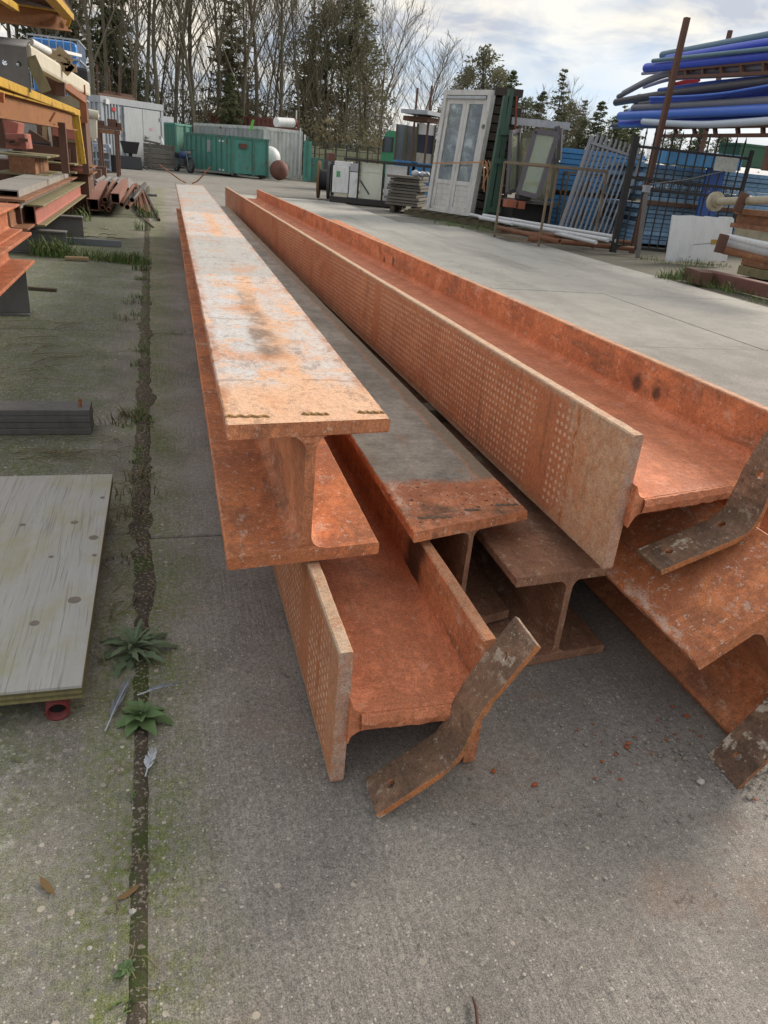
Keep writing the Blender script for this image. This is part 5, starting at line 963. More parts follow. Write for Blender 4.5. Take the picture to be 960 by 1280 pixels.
# cable drum
cdm = thing('cable_drum', 'brown steel cable drum standing beside the white boiler', 'cable drum', (at(405, 222, 21).x, 21, 0), RAD(-15)); rr_ = .45
for x, mm in ((-.13, paint('brown_wood_disc', (.16, .095, .05), .8)), (.13, DKG)):
    m = MB(); m.tube([(x - .03, 0, rr_), (x + .03, 0, rr_)], rr_, 28); m.build('flange', mm, cdm)
MB().tube([(-.1, 0, rr_), (.1, 0, rr_)], .25, 18).build('core', BLACK, cdm); MB().box((.35, .05, .44), (.30, .5, .86)).build('cover', BLACK, cdm, .02)
# white goods on a low dark trailer
tl = thing('flat_trailer', 'low dark steel trailer frame carrying white panels', 'trailer'); a = gnd(412, 252); b = gnd(506, 261); a.z = b.z = 0
d = (b - a); Lt = d.length; d.normalize(); n = Vector((-d.y, d.x, 0)); TD = paint('trailer_dark', (.045, .042, .04), .7, 0, .3, .2, .3)
MB().bar(a + Vector((0, 0, .07)) + n * .3, b + Vector((0, 0, .07)) + n * .3, .75, .13).build('bed', TD, tl); zt = at(480, 203, 19.9).z
MB().bar(a + d * .30 + Vector((0, 0, zt)), b + d * .9 + Vector((0, 0, zt)), .05, .06).build('top_rail', TD, tl)
for f in (.36, .68, 1.0, 1.2): p = a + d * Lt * f; MB().bar(p + Vector((0, 0, .02)), p + Vector((0, 0, zt)), .045, .045).build('post', TD, tl)
def onl(f, off): return a + d * Lt * f + n * off
PG = 'white appliances and panels on the trailer'; yw = math.atan2(d.y, d.x)
p = onl(.13, .12); bo = thing('boiler', 'white wall boiler with a green sticker at the end of the trailer', 'boiler', (p.x, p.y, .13), yw, PG); MB().box((0, 0, .40), (.40, .3, .62)).build('casing', WHITE, bo, .02); MB().box((.04, .02, .76), (.42, .3, .10)).build('hood', WHITE, bo, .01); MB().box((-.06, -.155, .52), (.09, .008, .13)).build('sticker', paint('green_sticker', (.10, .38, .16), .6), bo); MB().box((.02, 0, .05), (.34, .26, .09)).build('base', CREAM, bo)
p = onl(.30, .12); bo = thing('white_cabinet', 'narrow white cabinet next to the boiler', 'cabinet', (p.x, p.y, .13), yw, PG); MB().box((0, 0, .30), (.20, .3, .58)).build('door', WHITE, bo, .01); MB().box((0, 0, .70), (.20, .28, .18)).build('top', paint('grey_white', (.42, .43, .45), .6), bo); MB().box((.06, -.155, .4), (.015, .02, .1)).build('handle', HANDLE, bo)
STAIN = paint('stained_white', (.74, .76, .64), .6, 0, .12, 0, .12, 1.8)
for f0, f1, m, lab, arcb in ((.38, .67, STAIN, 'white panel with green stains and a black curved strip', True), (.695, .99, WHITE, 'clean white panel beside the stained one', False)):
    p = onl((f0 + f1)/2, .10); w_ = (f1 - f0) * Lt; bo = thing('white_sheet', lab, 'panel', (p.x, p.y, .13), yw, PG); MB().box((0, 0, (zt - .17)/2), (w_ - .03, .05, zt - .19)).build('sheet', m, bo, .006); MB().box((0, -.03, zt - .30), (w_ - .05, .012, .16)).build('upper_strip', m, bo); 
    if arcb: MB().tube([(-w_/2 + .02 + .32 * (1 - math.cos(t)), -.05, .42 - .0 - .40 * math.sin(t) * .0 + .0 - .42 * (1 - math.cos(t)) ** 1.0 * .9 - .02 * t) for t in [i * .16 for i in range(9)]], .016, 6).build('curved_strip', BLACK, bo)
# plank pile
PL = 'weathered planks in the pile beside the white door'
a0 = at(496, 240, 18.3); b0 = at(536, 240, 17.4); zt = at(515, 220, 17.9).z; n_ = 10
for k in range(n_):
    z = .14 + (zt - .14) * (k + .5)/n_; off = rnd(-.05, .05); o = MB().box((0, 0, 0), (abs(b0.x - a0.x) + .25 + rnd(-.08, .08), 1.1, (zt - .14)/n_ - .012)).build('plank', WGR, None, .006)
    o.location = ((a0.x + b0.x)/2 + off, 18.2 + off, z); o.rotation_euler = (0, 0, RAD(-28 + rnd(-3, 3))); tag(o, 'grey weathered plank, %s in the pile left of the white double door' % ORD(k, n_), 'plank', PL)
for i, x in enumerate((-.25, .25)): o = MB().box((0, 0, 0), (.1, 1.0, .13)).build('bearer', WOODD); o.location = ((a0.x + b0.x)/2 + x, 18.2, .062); o.rotation_euler = (0, 0, RAD(-28)); tag(o, ('dark bearer under the left end of the grey plank pile', 'dark bearer under the grey plank pile next to the door')[i], 'bearer', 'bearers under the plank pile')
for i, (dx, dz, s) in enumerate(((-.08, .06, .09), (.08, .05, .08), (.18, .06, .07))): o = MB().ico(((a0.x + b0.x)/2 + dx + .1, 17.8, zt + dz), s, (1.2, 1, .8), 2, .12).build('plastic_bag', paint('bag_white', (.5, .53, .58), .4)); tag(o, ('crumpled white bag on the plank pile, left one', 'crumpled white bag on the plank pile, middle one', 'crumpled white bag on the plank pile beside the door frame')[i], 'bag')
# ================================================================= RIGHT ROW: doors, windows, stillages, gate
def glass(name, tint=(.10, .13, .14), tr=.93):
    t = NT(name, .04, 0, .8); t.b.inputs['Transmission Weight'].default_value = tr; t.b.inputs['IOR'].default_value = 1.5
    return t.done(tint)
GLASS = glass('window_glass', (.78, .86, .88)); DIRTYG = glass('dusty_glass', (.55, .60, .44), .6)
DOORW = paint('old_white_paint', (.60, .59, .56), .6, 0, .10, .05, .35, 3)
pl = thing('pallet_base', 'dark mossy timber base under the white double door', 'pallet', (at(512, 266, 17.0).x, 17.05, 0), RAD(-60)); MOSST = paint('mossy_timber', (.10, .085, .05))
for k in range(3): MB().box((1.15, .05 + .28 * k, .05), (2.6, .10, .10)).build('runner', MOSST, pl)
for k in range(8): MB().box((.05 + .33 * k, .33, .118), (.12, .72, .03)).build('slat', MOSST, pl)
# double door
A_ = Vector((5.62, 17.05, .135)); B_ = Vector((6.22, 15.85, .135)); yaw, W_ = frame2(A_, B_); HD = 2.38
dd = thing('double_door', 'tall white wooden double door in its frame leaning on the timber stack', 'door', A_, yaw); dd.rotation_euler = (RAD(-5.0), 0, yaw)
for x in (.05, W_ - .05): MB().box((x, .06, HD/2), (.10, .14, HD)).build('jamb', DOORW, dd, .006)
MB().box((W_/2, .06, HD - .05), (W_ - .2, .138, .10)).build('head', DOORW, dd, .006); MB().box((W_/2, .06, .03), (W_ - .2, .12, .06)).build('threshold', DOORW, dd); MB().box((W_/2, .0, HD - .14), (W_ - .24, .05, .05)).build('closer_rail', paint('galvanised', (.42, .44, .45)), dd)
lw = (W_ - .22) / 2
for k in range(2):
    x0 = .11 + k * lw; lf_ = MB().box((x0 + .045, .05, HD/2 - .03), (.085, .05, HD - .20)).build('door_leaf', DOORW, dd, .004)
    MB().box((x0 + lw - .045, .05, HD/2 - .03), (.085, .05, HD - .20)).build('stile', DOORW, lf_); MB().box((x0 + lw/2, .05, HD - .19), (lw - .18, .05, .13)).build('rail', DOORW, lf_); MB().box((x0 + lw/2, .05, .62), (lw - .18, .05, .08)).build('rail', DOORW, lf_); MB().box((x0 + lw/2, .05, .10), (lw - .18, .05, .07)).build('rail', DOORW, lf_)
    MB().box((x0 + lw/2, .05, (HD - .255 + .66)/2), (lw - .175, .008, HD - .255 - .66)).build('pane', GLASS, lf_)
    for j in range(4): MB().box((x0 + lw/2, .055, .137 + .0605 + j * .111), (lw - .18, .03, .104)).build('board', DOORW, lf_, .004)
MB().box((W_ - .055, -.02, HD * .72), (.06, .03, .07)).build('lock_plate', GREYS, dd)
# strap round the door with its hanging loop
ORS = paint('orange_strap', (.50, .27, .14), .8); st = thing('lashing_strap', 'orange lashing strap round the white door with a loose bundle', 'strap')
a = at(541, 204, 16.9); b = at(601, 203, 15.7); MB().bar(a, b, .012, .028).build('band', ORS, st)
for k in range(6):
    a = at(602 + k * 2.2, 200 + (k % 2) * 2, 15.75); b = at(604 + k * 2.4, 214 + 4 * (k % 3), 15.65); c_ = at(603 + k * 2.3, 236 + 4 * (k % 3), 15.7); MB().tube([a, b + Vector((.03 * (-1) ** k, 0, 0)), c_], .014, 5).build('loop', ORS, st)
a = at(600, 203, 15.75); b = at(616, 213, 15.7); c_ = at(617, 236, 15.7); MB().tube([a, b, c_], .018, 5).build('loop', ORS, st); MB().tube([at(617, 200, 15.7), at(608, 220, 15.68), at(604, 232, 15.7)], .016, 5).build('loop', ORS, st)
# stack of dark sleepers held by green uprights
SLP = paint('dark_sleeper', (.060, .047, .038), .85, 0, .35, 0, .4, 5, bump=.6, per=.5)
bx0 = 6.45; n_ = 15; zt = 2.58
for k in range(n_):
    z = .12 + (zt - .12) * (k + .5)/n_; o = MB().box((0, 0, 0), (.62 + rnd(-.10, .10), 1.6, (zt - .12)/n_ - rnd(.012, .04))).build('sleeper', SLP, None, .008); o.location = (6.92 + .0 + rnd(-.05, .05), 16.75 + rnd(-.06, .06), z); o.rotation_euler = (0, 0, RAD(-12 + rnd(-3, 3))); tag(o, 'dark wooden sleeper, %s in the tall stack behind the white door' % ORD(k, n_), 'sleeper', 'tall stack of dark sleepers')
for i, y in enumerate((16.2, 17.2)): o = MB().box((6.9, y, .04), (.7, .12, .12)).build('bearer', WOODD); tag(o, ('bearer under the near end of the sleeper stack', 'bearer under the far end of the sleeper stack')[i], 'bearer')
GRN = paint('green_upright', (.055, .115, .085), .55, 0, .2, .12, .3, 4); gu = thing('green_rack', 'dark green steel upright frame in front of the sleeper stack', 'rack', (0, 0, 0))
for px, pyt in ((640, 112), (634, 120)):
    p = at(px, pyt, 15.55); q = at(px - 26 + (0 if px > 636 else -3), 270, 15.55); MB().bar((p.x - .02, 15.55, p.z), (q.x + .02, 15.55, 0), .10, .10).build('post', GRN, gu)
for py, px in ((165, 629), (201, 623), (262, 614)): a = at(px - 4, py, 15.48); b = at(px + 12, py + 1, 15.48); MB().bar(a, b, .05, .10).build('cross_plate', GRN, gu)
p = at(646, 120, 15.5); q = at(644, 165, 15.5); MB().bar(p, q, .03, .03).build('rod', paint('red_rod', (.28, .07, .04), .6), gu)
# window frames
WFM = paint('grey_window_frame', (.13, .12, .135), .5, 0, .1, 0, .3, 4)
def window(label, quad, th, m, gm, Y0, Y1, mid=False):
    P = [at(px, py, Y0 if i in (0, 3) else Y1) for i, (px, py) in enumerate(quad)]; r = thing('old_window', label, 'window', (0, 0, 0), 0, 'old windows stored beside the sleepers'); dn = (P[1] - P[0]).cross(P[3] - P[0]).normalized()
    for i in range(4): MB().bar(P[i], P[(i + 1) % 4], th, .06, dn).build('frame', m, r)
    if mid: MB().bar((P[0] + P[3])/2, (P[1] + P[2])/2, th * .8, .05, dn).build('mullion', m, r)
    cx = sum(P, Vector())/4; Q = [p.lerp(cx, .04) for p in P]; MB().add([tuple(q) for q in Q] + [tuple(q + dn * .008) for q in Q], [(0, 1, 2, 3), (7, 6, 5, 4), (0, 4, 5, 1), (1, 5, 6, 2), (2, 6, 7, 3), (3, 7, 4, 0)]).build('pane', gm, r)
window('narrow grey window standing next to the green upright', [(639, 166), (649, 163), (645, 238), (634, 240)], .07, WFM, DIRTYG, 15.2, 15.6)
window('wide old window with yellowed panes behind the tilted one', [(650, 170), (700, 160), (690, 245), (648, 250)], .09, paint('olive_frame', (.22, .21, .13), .6), DIRTYG, 15.9, 15.6, True)
window('tilted grey window leaning in front of the others', [(669, 164), (697, 168), (672, 246), (648, 240)], .09, WFM, DIRTYG, 14.9, 14.7)
window('grey window frame at the back edge of the window group', [(694, 161), (701, 160), (699, 200), (692, 203)], .08, WFM, DIRTYG, 15.1, 15.0)
sh = thing('window_stand', 'dark shelf carrying the old windows with a white beam on top', 'stand'); p = at(640, 151, 15.8); q = at(712, 158, 15.4); MB().bar(p, q, .12, .13).build('top_beam', paint('blue_white_beam', (.47, .49, .53), .5), sh)
for px in (646, 704): p = at(px, 155, 15.9); MB().bar((p.x, 15.95, 0), (p.x, 15.95, p.z - .07), .06, .06).build('post', GREYS, sh)
xa, xb = at(636, 250, 15.4).x, at(690, 252, 15.4).x; zs = at(660, 250, 15.4).z; MB().box(((xa + xb)/2, 15.5, zs - .03), (xb - xa, .9, .06)).build('shelf', GREYS, sh); MB().box(((xa + xb)/2, 15.6, (zs - .07)/2), (xb - xa - .1, .7, zs - .08)).build('base', TD, sh); MB().box((xa + .12, 15.0, zs + .06), (.3, .2, .12)).build('grey_bag', DKG, sh, .03)
for px, py, sx in ((637, 252, .20), (650, 254, .14)): p = at(px, py + 2, 14.9); MB().box(p, (sx, .2, .14)).build('brick_block', paint('orange_brick', (.40, .14, .08), .8), sh)
# stillages (steel cage frames)
SGR = paint('stillage_rust', (.20, .155, .105), .75, 0, .3, .35, .3, 6)
def stillage(label, bl, br, depth, h, legs):
    d = (br - bl); L_ = d.length; d.normalize(); n = Vector((-d.y, d.x, 0)); r = thing('stillage', label, 'steel frame', (0, 0, 0), 0, 'rusty stillages by the yard edge'); Z = Vector((0, 0, 1))
    for q in (0, depth):
        for f in legs: p = bl + d * L_ * f + n * q; MB().bar(p + Z * .0, p + Z * h, .032, .032).build('leg', SGR, r)
        for z in (.05, h): MB().bar(bl + n * q + Z * z, br + n * q + Z * z, .03, .035).build('rail', SGR, r)
    for f in (0, 1):
        for z in (.08, h - .005): p = bl + d * L_ * f; MB().bar(p + Z * z, p + n * depth + Z * z, .04, .045).build('rail', SGR, r)
bl = gnd(618, 296); br = gnd(673, 308); bl.z = br.z = 0; stillage('rusty stillage in front of the old windows', bl, br, 1.15, 1.20, (0, 1))
bl = gnd(698, 292); br = gnd(748, 297); bl.z = br.z = 0; stillage('rusty stillage in front of the grey bar panels', bl, br, .9, 1.15, (0, .5, 1))
# white pipes along the foot
WPI = paint('white_pipe', (.60, .62, .64), .45, 0, .08, 0, .25, 5); PPG = 'white pipes lying in front of the windows'
for i, (p0, p1, z, r, m, lab) in enumerate((((600, 272), (760, 300), .22, .034, WPI, 'longest white pipe on top of the pipe bed'), ((604, 269), (768, 296), .25, .03, WPI, 'white pipe lying at the back of the pipe bed'), ((625, 276), (745, 303), .18, .03, WPI, 'white pipe lying at the front of the pipe bed'), ((640, 274), (770, 301), .20, .03, paint('pale_grey_pipe', (.40, .41, .42), .5), 'pale grey pipe low in the pipe bed'), ((588, 268), (640, 280), .22, .028, WPI, 'short white pipe starting under the door'))):
    a = gnd(p0[0], p0[1], z); b = gnd(p1[0], p1[1], z); o = MB().tube([a, b], r, 12).build('pipe', m); tag(o, lab, 'pipe', PPG)
for i, (p0, p1, z, r, lab) in enumerate((((640, 290), (800, 304), .14, .035, 'rusty pipe ending before the black gate, upper one'), ((660, 298), (792, 311), .10, .04, 'rusty pipe ending before the black gate, lower one'), ((620, 284), (700, 302), .14, .04, 'rusty pipe under the white pipes'))):
    a = gnd(p0[0], p0[1], z); b = gnd(p1[0], p1[1], z); o = MB().pipe(a, b, r, r - .008, 12).build('pipe', RT); tag(o, lab, 'pipe', 'rusty pipes under the white pipes')
for i, (px, py, lab) in enumerate(((640, 292, 'timber bearer under the white pipes near the windows'), (730, 306, 'timber bearer under the white pipes near the bar panels'))):
    p = gnd(px, py); o = MB().box((p.x + .3, p.y + .4, .03), (1.2, .12, .12), rotz3(.5)).build('bearer', WOODD); tag(o, lab, 'bearer')
# grey bar panels leaning together
BRP = paint('grey_bar_steel', (.30, .31, .335), .45, .3, .1, .04, .2, 5)
def barpanel(label, bl, W2, H2, lean, yaw_, m=BRP, nb=10):
    r = thing('bar_fence', label, 'fence panel', bl, yaw_, 'grey bar panels leaning by the blue boards'); r.rotation_euler = (RAD(-6), lean, yaw_)
    for x in (0, W2): MB().bar((x, 0, 0), (x, 0, H2), .05, .05).build('stile', m, r)
    for z in (.06, H2 - .12): MB().bar((.03, 0, z), (W2 - .03, 0, z), .05, .045).build('rail', m, r)
    for k in range(nb): x = W2 * (k + 1)/(nb + 1); MB().bar((x, 0, .08), (x, 0, H2 + .06), .030, .024).build('bar', m, r)
q = gnd(702, 290); r2_ = gnd(757, 295); yw = math.atan2(-.35, 1)
for k, lab in enumerate(('grey steel bar panel at the front of the leaning set', 'grey steel bar panel second from the front of the leaning set', 'grey steel bar panel at the back of the leaning set')):
    barpanel(lab, (7.30 + .17 * k, 13.9 + .28 * k, .02), 1.02, 1.82, RAD(11), yw)
# blue boards
BLU = paint('blue_board', (.11, .36, .72), .65, 0, .2, .03, .35, 2.2, per=.4); BLU2 = paint('faded_blue_board', (.27, .45, .66), .8, 0, .35, .06, .5, 3, bump=.5, per=.55)
def boards(label, group, x0, x1, y, tiers, m, yaw_, depth=1.6, jit=.01):
    for (z0, z1, n_) in tiers:
        for k in range(n_):
            h = (z1 - z0)/n_; o = MB().box((0, 0, 0), (x1 - x0 + rnd(-jit, jit) * 3, depth, h - rnd(.006, .014))).build('board', m, None, .004); o.location = ((x0 + x1)/2 + rnd(-jit, jit), y + depth/2 + rnd(-jit, jit), z0 + h * (k + .5)); o.rotation_euler = (0, 0, yaw_); tag(o, label % ('%s of the %s tier' % (ORD(k, n_), 'lower' if z0 < .4 else 'upper')), 'board', group)
boards('bright blue board behind the grey bar panels, %s', 'neat stack of bright blue boards', 8.0, 10.1, 15.8, ((.05, .70, 7), (.80, 1.62, 8)), BLU, -.12)
boards('faded blue board behind the black gate, %s', 'ragged stack of faded blue boards', 8.75, 13.2, 13.2, ((.03, .72, 9), (.80, 1.42, 8)), BLU2, -.10, 1.8, .05)
for i, (x, y, z, w_, lab) in enumerate(((9.0, 16.0, .75, 2.2, 'dark bearer between the two tiers of bright blue boards'), (10.9, 13.15, .76, 4.4, 'dark bearer between the tiers of faded blue boards'))):
    o = MB().box((x, y, z), (w_, .12, .07), rotz3(-.11)).build('bearer', RUSTP); tag(o, lab, 'bearer')
o = MB().box((9.35, 12.98, 1.55), (1.5, .5, .24), rotz3(-.1)).build('blue_sheet', BLU, None, .01); tag(o, 'bright blue sheet on top of the faded boards behind the gate', 'sheet')
o = MB().box((9.75, 12.9, .95), (.36, .05, .95), rotz3(-.1)).build('blue_sheet', paint('deep_blue', (.03, .10, .36), .55)); tag(o, 'deep blue upright sheet behind the middle of the gate', 'sheet')
for i, (px, py, Y, sx, sz, m, lab) in enumerate(((948, 197, 13.2, 1.5, .34, paint('box_green', (.06, .16, .09), .6), 'green box on the faded blue boards at the edge'), (962, 200, 9.3, .14, .26, RUSTP, 'rust brown plate in front of the green box'))):
    p = at(px, py, Y); r = thing('steel_box', lab, 'box', (p.x + sx * .2, Y, p.z)); dp = .6 if sx > 1 else .08; MB().box((0, dp/2, 0), (sx, dp, sz)).build('body', m, r, .01); MB().box((0, dp/2, sz/2 + .02), (sx * 1.02, dp + .02, .04)).build('lid', m, r)
# gate
BLK = paint('gate_black', (.028, .026, .028), .55, .2, .2, .08, .25, 5); A_ = Vector((at(775, 312, 11.15).x, 11.35, .02)); B_ = Vector((at(908, 300, 11.0).x, 10.95, .02))
yaw, W_ = frame2(A_, B_); gt = thing('iron_gate', 'black wrought iron gate with ring ornaments', 'gate', A_, yaw); HG = 1.60
MB().bar((.0, 0, 0), (0, 0, HG + .10), .09, .09).build('post', BLK, gt); MB().bar((W_, 0, 0), (W_, 0, HG + .06), .05, .05).build('stile', BLK, gt)
for z in (.10, .98, 1.12, HG - .04): MB().bar((.05, 0, z), (W_ - .03, 0, z - .02), .03, .04 if z > .5 else .05).build('rail', BLK, gt)
nb = 12
for k in range(nb):
    x = W_ * (k + 1)/(nb + 1); b = MB().bar((x, 0, .10), (x, 0, HG + .14), .018, .018).build('bar', BLK, gt); MB().tube([(x, 0, HG + .14), (x, 0, HG + .24)], [.018, .001], 6).build('spike', BLK, b); MB().tube([(x, 0, .88), (x, 0, .915), (x, 0, .95)], [.012, .024, .012], 8).build('collar', BLK, b)
for k in range(nb - 1):
    x = W_ * (k + 1.5)/(nb + 1); MB().tube([(x + .042 * math.cos(t), 0, 1.05 + .042 * math.sin(t)) for t in [2*math.pi*i/14 for i in range(15)]], .007, 5, False).build('ring', BLK, gt)
sg = MB().box((W_ * .80, -.03, HG - .17), (.36, .012, .20)).build('sign_plate', paint('pale_sign', (.50, .52, .50), .6, 0, .25, 0, .5, 14), gt)
o = MB().bar((at(797, 322, 10.9).x, 10.9, 0), (at(808, 240, 10.9).x + .03, 10.95, at(808, 238, 10.9).z), .05, .05).build('post', GREYS, thing('leaning_post', 'thin grey post with a pale cap leaning on the gate', 'post')); p = at(809, 236, 10.9); MB().box((p.x + .02, 10.95, p.z), (.09, .08, .10)).build('cap', paint('pale_cap', (.34, .36, .40), .6), o.parent)
a = at(812, 230, 10.95); b = at(905, 214, 10.75); MB().tube([a, (a + b)/2 + Vector((0, 0, -.03)), b], .009, 5).build('wire', GREYS, o.parent)
# white board with its yellow patch
p0 = at(833, 325, 10.6); p1 = at(908, 330, 10.5); wp = thing('white_board', 'white square board with a small yellow patch standing before the gate', 'board', (p0.x, 10.6, 0), math.atan2(-.1, p1.x - p0.x)); wp.rotation_euler = (RAD(-3), RAD(-4), wp.rotation_euler.z); Wd = p1.x - p0.x
WB = paint('white_board_face', (.76, .78, .80), .5, 0, .05, .02, .18, 2); edge = [(0, 0), (Wd, 0), (Wd, .62), (Wd * .96, .655), (Wd * .80, .66), (Wd * .74, .645), (Wd * .55, .665), (Wd * .5, .655), (Wd * .3, .675), (Wd * .1, .67), (0, .68)]
MB().prism(edge, 0, .035, lambda u, v, y: (u, y, v)).build('sheet', WB, wp); MB().box((Wd * .73, -.004, .29), (.10, .006, .07)).build('yellow_patch', paint('ochre', (.42, .28, .06), .7), wp); MB().bar((Wd * .40, -.002, .25), (Wd * .70, -.002, .275), .004, .010).build('scratch', paint('pale_cap', (.34, .36, .40)), wp)
# right-hand stack of rusty steel and pipes
RS = 'steel and pipes stacked at the edge of the yard'
p = at(894, 252, 8.6); q = at(965, 250, 7.6); cp = thing('flanged_pipe', 'cream pipe with a round end flange lying on rusty plates', 'pipe', (0, 0, 0), 0, RS); CP = paint('cream_pipe', (.42, .38, .28), .6, 0, .15, .2, .35, 8)
dq = (q - p).normalized(); q = p + dq * 2.2; MB().tube([p, q], .046, 16).build('tube', CP, cp); MB().tube([p - dq * .02, p + dq * .03], .115, 20).build('flange', CP, cp); MB().tube([p + dq * .03, p + dq * .07], .07, 16).build('collar', CP, cp)
hb = thing('timber_crib', 'stacked timber crib carrying the pipes at the edge of the yard', 'timber crib', (0, 0, 0), 0, RS); c0 = gnd(948, 350); 
for k in range(5): MB().box((c0.x + .5, c0.y + .25 + .0, .07 + .13 * k - .0), (.9, .55 - .06 * (k % 2), .125)).build('timber', BRWN if k % 2 else MOSSB, hb, .01)
pzz = at(940, 262, 8.2)
ub = thing('steel_beam', 'rusty beam under the flanged cream pipe', 'steel beam', (0, 0, 0), 0, RS); a = at(925, 264, 8.2); b = at(985, 270, 7.3); MB().bar(a, b, .16, .06).build('flange', BRWN, ub); MB().bar(a - Vector((0, 0, .16)), b - Vector((0, 0, .16)), .16, .05).build('flange', BRWN, ub); MB().bar(a - Vector((0, 0, .08)), b - Vector((0, 0, .08)), .04, .12).build('web', BRWN, ub)
for px0, py0, px1, py1, Y, lab in ((932, 241, 921, 265, 8.0, 'upright rusty plate clamped over the cream pipe'), (906, 293, 898, 316, 7.7, 'upright rusty plate at the end of the grey pipes')):
    a = at(px0, py0, Y); b = at(px1, py1, Y); o = MB().bar(a, b, .13, .02, (0, 1, 0)).build('steel_plate', RUSTP, None, .003); tag(o, lab, 'steel plate', RS)
for px0, py0, px1, py1, r, m, lab in ((910, 296, 965, 308, .035, paint('white_pipe', (.6, .62, .64)), 'white pipe lying above the grey pipe by the rusty plate'), (908, 303, 965, 316, .05, paint('pale_grey_pipe', (.4, .41, .42)), 'pale grey pipe by the rusty plate'), (905, 312, 965, 324, .05, BRWN, 'rusty pipe under the pale grey pipe')):
    a = at(px0, py0, 7.8); b = at(px1, py1, 7.0); b = a + (b - a) * 1.6; o = MB().tube([a, b], r, 12).build('pipe', m); tag(o, lab, 'pipe', RS)
p = at(948, 295, 8.4); o = MB().box((p.x + .4, 8.6, p.z), (.9, .4, .22)).build('cream_block', paint('cream_dirty', (.36, .33, .24), .7), None, .01); tag(o, 'dirty cream block between the two pipe layers', 'block', RS); p = at(955, 283, 8.3); o = MB().box((p.x + .3, 8.5, p.z), (.5, .3, .07)).build('steel_plate', ORNG); tag(o, 'orange plate on the dirty cream block', 'steel plate', RS)
a = gnd(878, 346, .06); b = gnd(962, 366, .06); b = a + (b - a) * 1.7; o = MB().bar(a, b, .17, .15).build('steel_box_beam', paint('red_brown_beam', (.19, .085, .07), .7, 0, .2, .15, .3, 5), None, .012); o.location.z = .02; tag(o, 'red brown box beam lying on the ground beside the grass', 'steel beam', RS)
a = gnd(862, 343, .07); b = gnd(882, 350, .07); o = MB().bar(a, b, .16, .16).build('steel_box_beam', RUSTP, None, .01); o.location.z = .01; tag(o, 'short rusty box piece at the end of the red brown beam', 'steel beam', RS)

# ---- pipe rack with plastic pipes
def pl(px, py, off=0.0):
    r = ray(px, py); k = r.x / r.y; Y = (8.5 - .11 * 13.4 + off) / (k - .11); return at(px, py, Y)
pr = thing('pipe_rack', 'brown steel rack with trusses carrying the plastic pipes', 'rack')
def pole(px0, py0, px1, py1, Y, w): a = at(px0, py0, Y); b = at(px1, py1, Y); MB().bar(a, b, w, w).build('post', RUSTP, pr)
a = at(859, 22, 11.6); b = at(793, 300, 11.6); MB().bar(a, Vector((b.x, b.y, 0)), .075, .075).build('post', RUSTP, pr)
a = pl(913, 38, 4.5); MB().bar(a, (a.x, a.y, 0), .09, .09).build('post', RUSTP, pr)
for (l0, l1, r0, r1) in (((838, 88), (838, 97), (965, 76), (965, 91)), ((822, 160), (824, 170), (965, 157), (965, 169))):
    for off in (.15, 1.2):
        A0, A1, B0, B1 = pl(*l0, off), pl(*l1, off), pl(*r0, off), pl(*r1, off); B0 = A0 + (B0 - A0) * 1.5; B1 = A1 + (B1 - A1) * 1.5
        MB().bar(A0, B0, .06, .05).build('chord', RUSTP, pr); MB().bar(A1, B1, .06, .05).build('chord', RUSTP, pr)
        for k in range(9): f = k/8; MB().bar(A0.lerp(B0, f), A1.lerp(B1, f), .05, .05).build('strut', RUSTP, pr)
    for k in range(5): f = k/4; a = pl(*l0, .15).lerp(pl(*r0, .15), f); b = pl(*l0, 1.2).lerp(pl(*r0, 1.2), f); MB().bar(a - Vector((0, 0, .03)), b - Vector((0, 0, .03)), .05, .05).build('bearer', RUSTP, pr)
PBL = paint('pipe_blue', (.05, .10, .62), .4, 0, .12, 0, .15, 4); PBL2 = paint('pipe_mid_blue', (.07, .18, .66), .4, 0, .1, 0, .15, 4); PTE = paint('pipe_teal', (.11, .21, .28), .45, 0, .1, 0, .2, 4); PGR = paint('pipe_grey', (.17, .18, .22), .5, 0, .12, 0, .2, 4); PDK = paint('pipe_dark', (.055, .055, .07), .5, 0, .1, 0, .2, 4); PGN = paint('pipe_green_stripe', (.06, .24, .12), .45); PWH = paint('pipe_pale', (.50, .58, .68), .4, 0, .06, 0, .1, 4); PLI = paint('pipe_lilac', (.30, .31, .42), .5)
PGp = 'plastic pipes on the brown rack'
def rpipe(label, pts, rpx, m, off=0.0, stripe=None):
    P = [pl(px, py, off) for px, py in pts]; P.append(P[-1] + (P[-1] - P[-2]).normalized() * 1.5); Q = []
    for i in range(len(P) - 1):
        for k in range(6): Q.append(P[i].lerp(P[i + 1], k/6))
    Q.append(P[-1]); dist = P[0].length; r = rpx * dist / 1130
    if len(pts) > 2:
        for _ in range(3): Q = [Q[0]] + [(Q[i-1] + Q[i] * 2 + Q[i+1]) / 4 for i in range(1, len(Q) - 1)] + [Q[-1]]
    rt_ = thing('plastic_pipe', label, 'pipe', (0, 0, 0), 0, PGp); MB().tube(Q, r, 14).build('tube', m, rt_)
    MB().tube([Q[0] - (Q[1] - Q[0]).normalized() * .002, Q[0] + (Q[1] - Q[0]).normalized() * .001], r * .84, 14).build('bore_shade', BLACK, rt_)  # black disc on the solid tube's end paints the shade of an open pipe
    if stripe is not None:
        S = [q + Vector((-.86, -.5, -.05)).normalized() * r * .80 for q in Q]; MB().tube(S, r * .34, 8).build('stripe', stripe, rt_)
rpipe('teal grey pipe at the very top of the rack', [(828, 69), (960, 45)], 4.2, PTE, .35)
rpipe('deep blue pipe just under the topmost teal pipe', [(834, 74), (960, 54)], 4.6, PBL, .2)
rpipe('thin teal pipe third from the top', [(816, 76), (960, 61)], 2.2, PTE, .05)
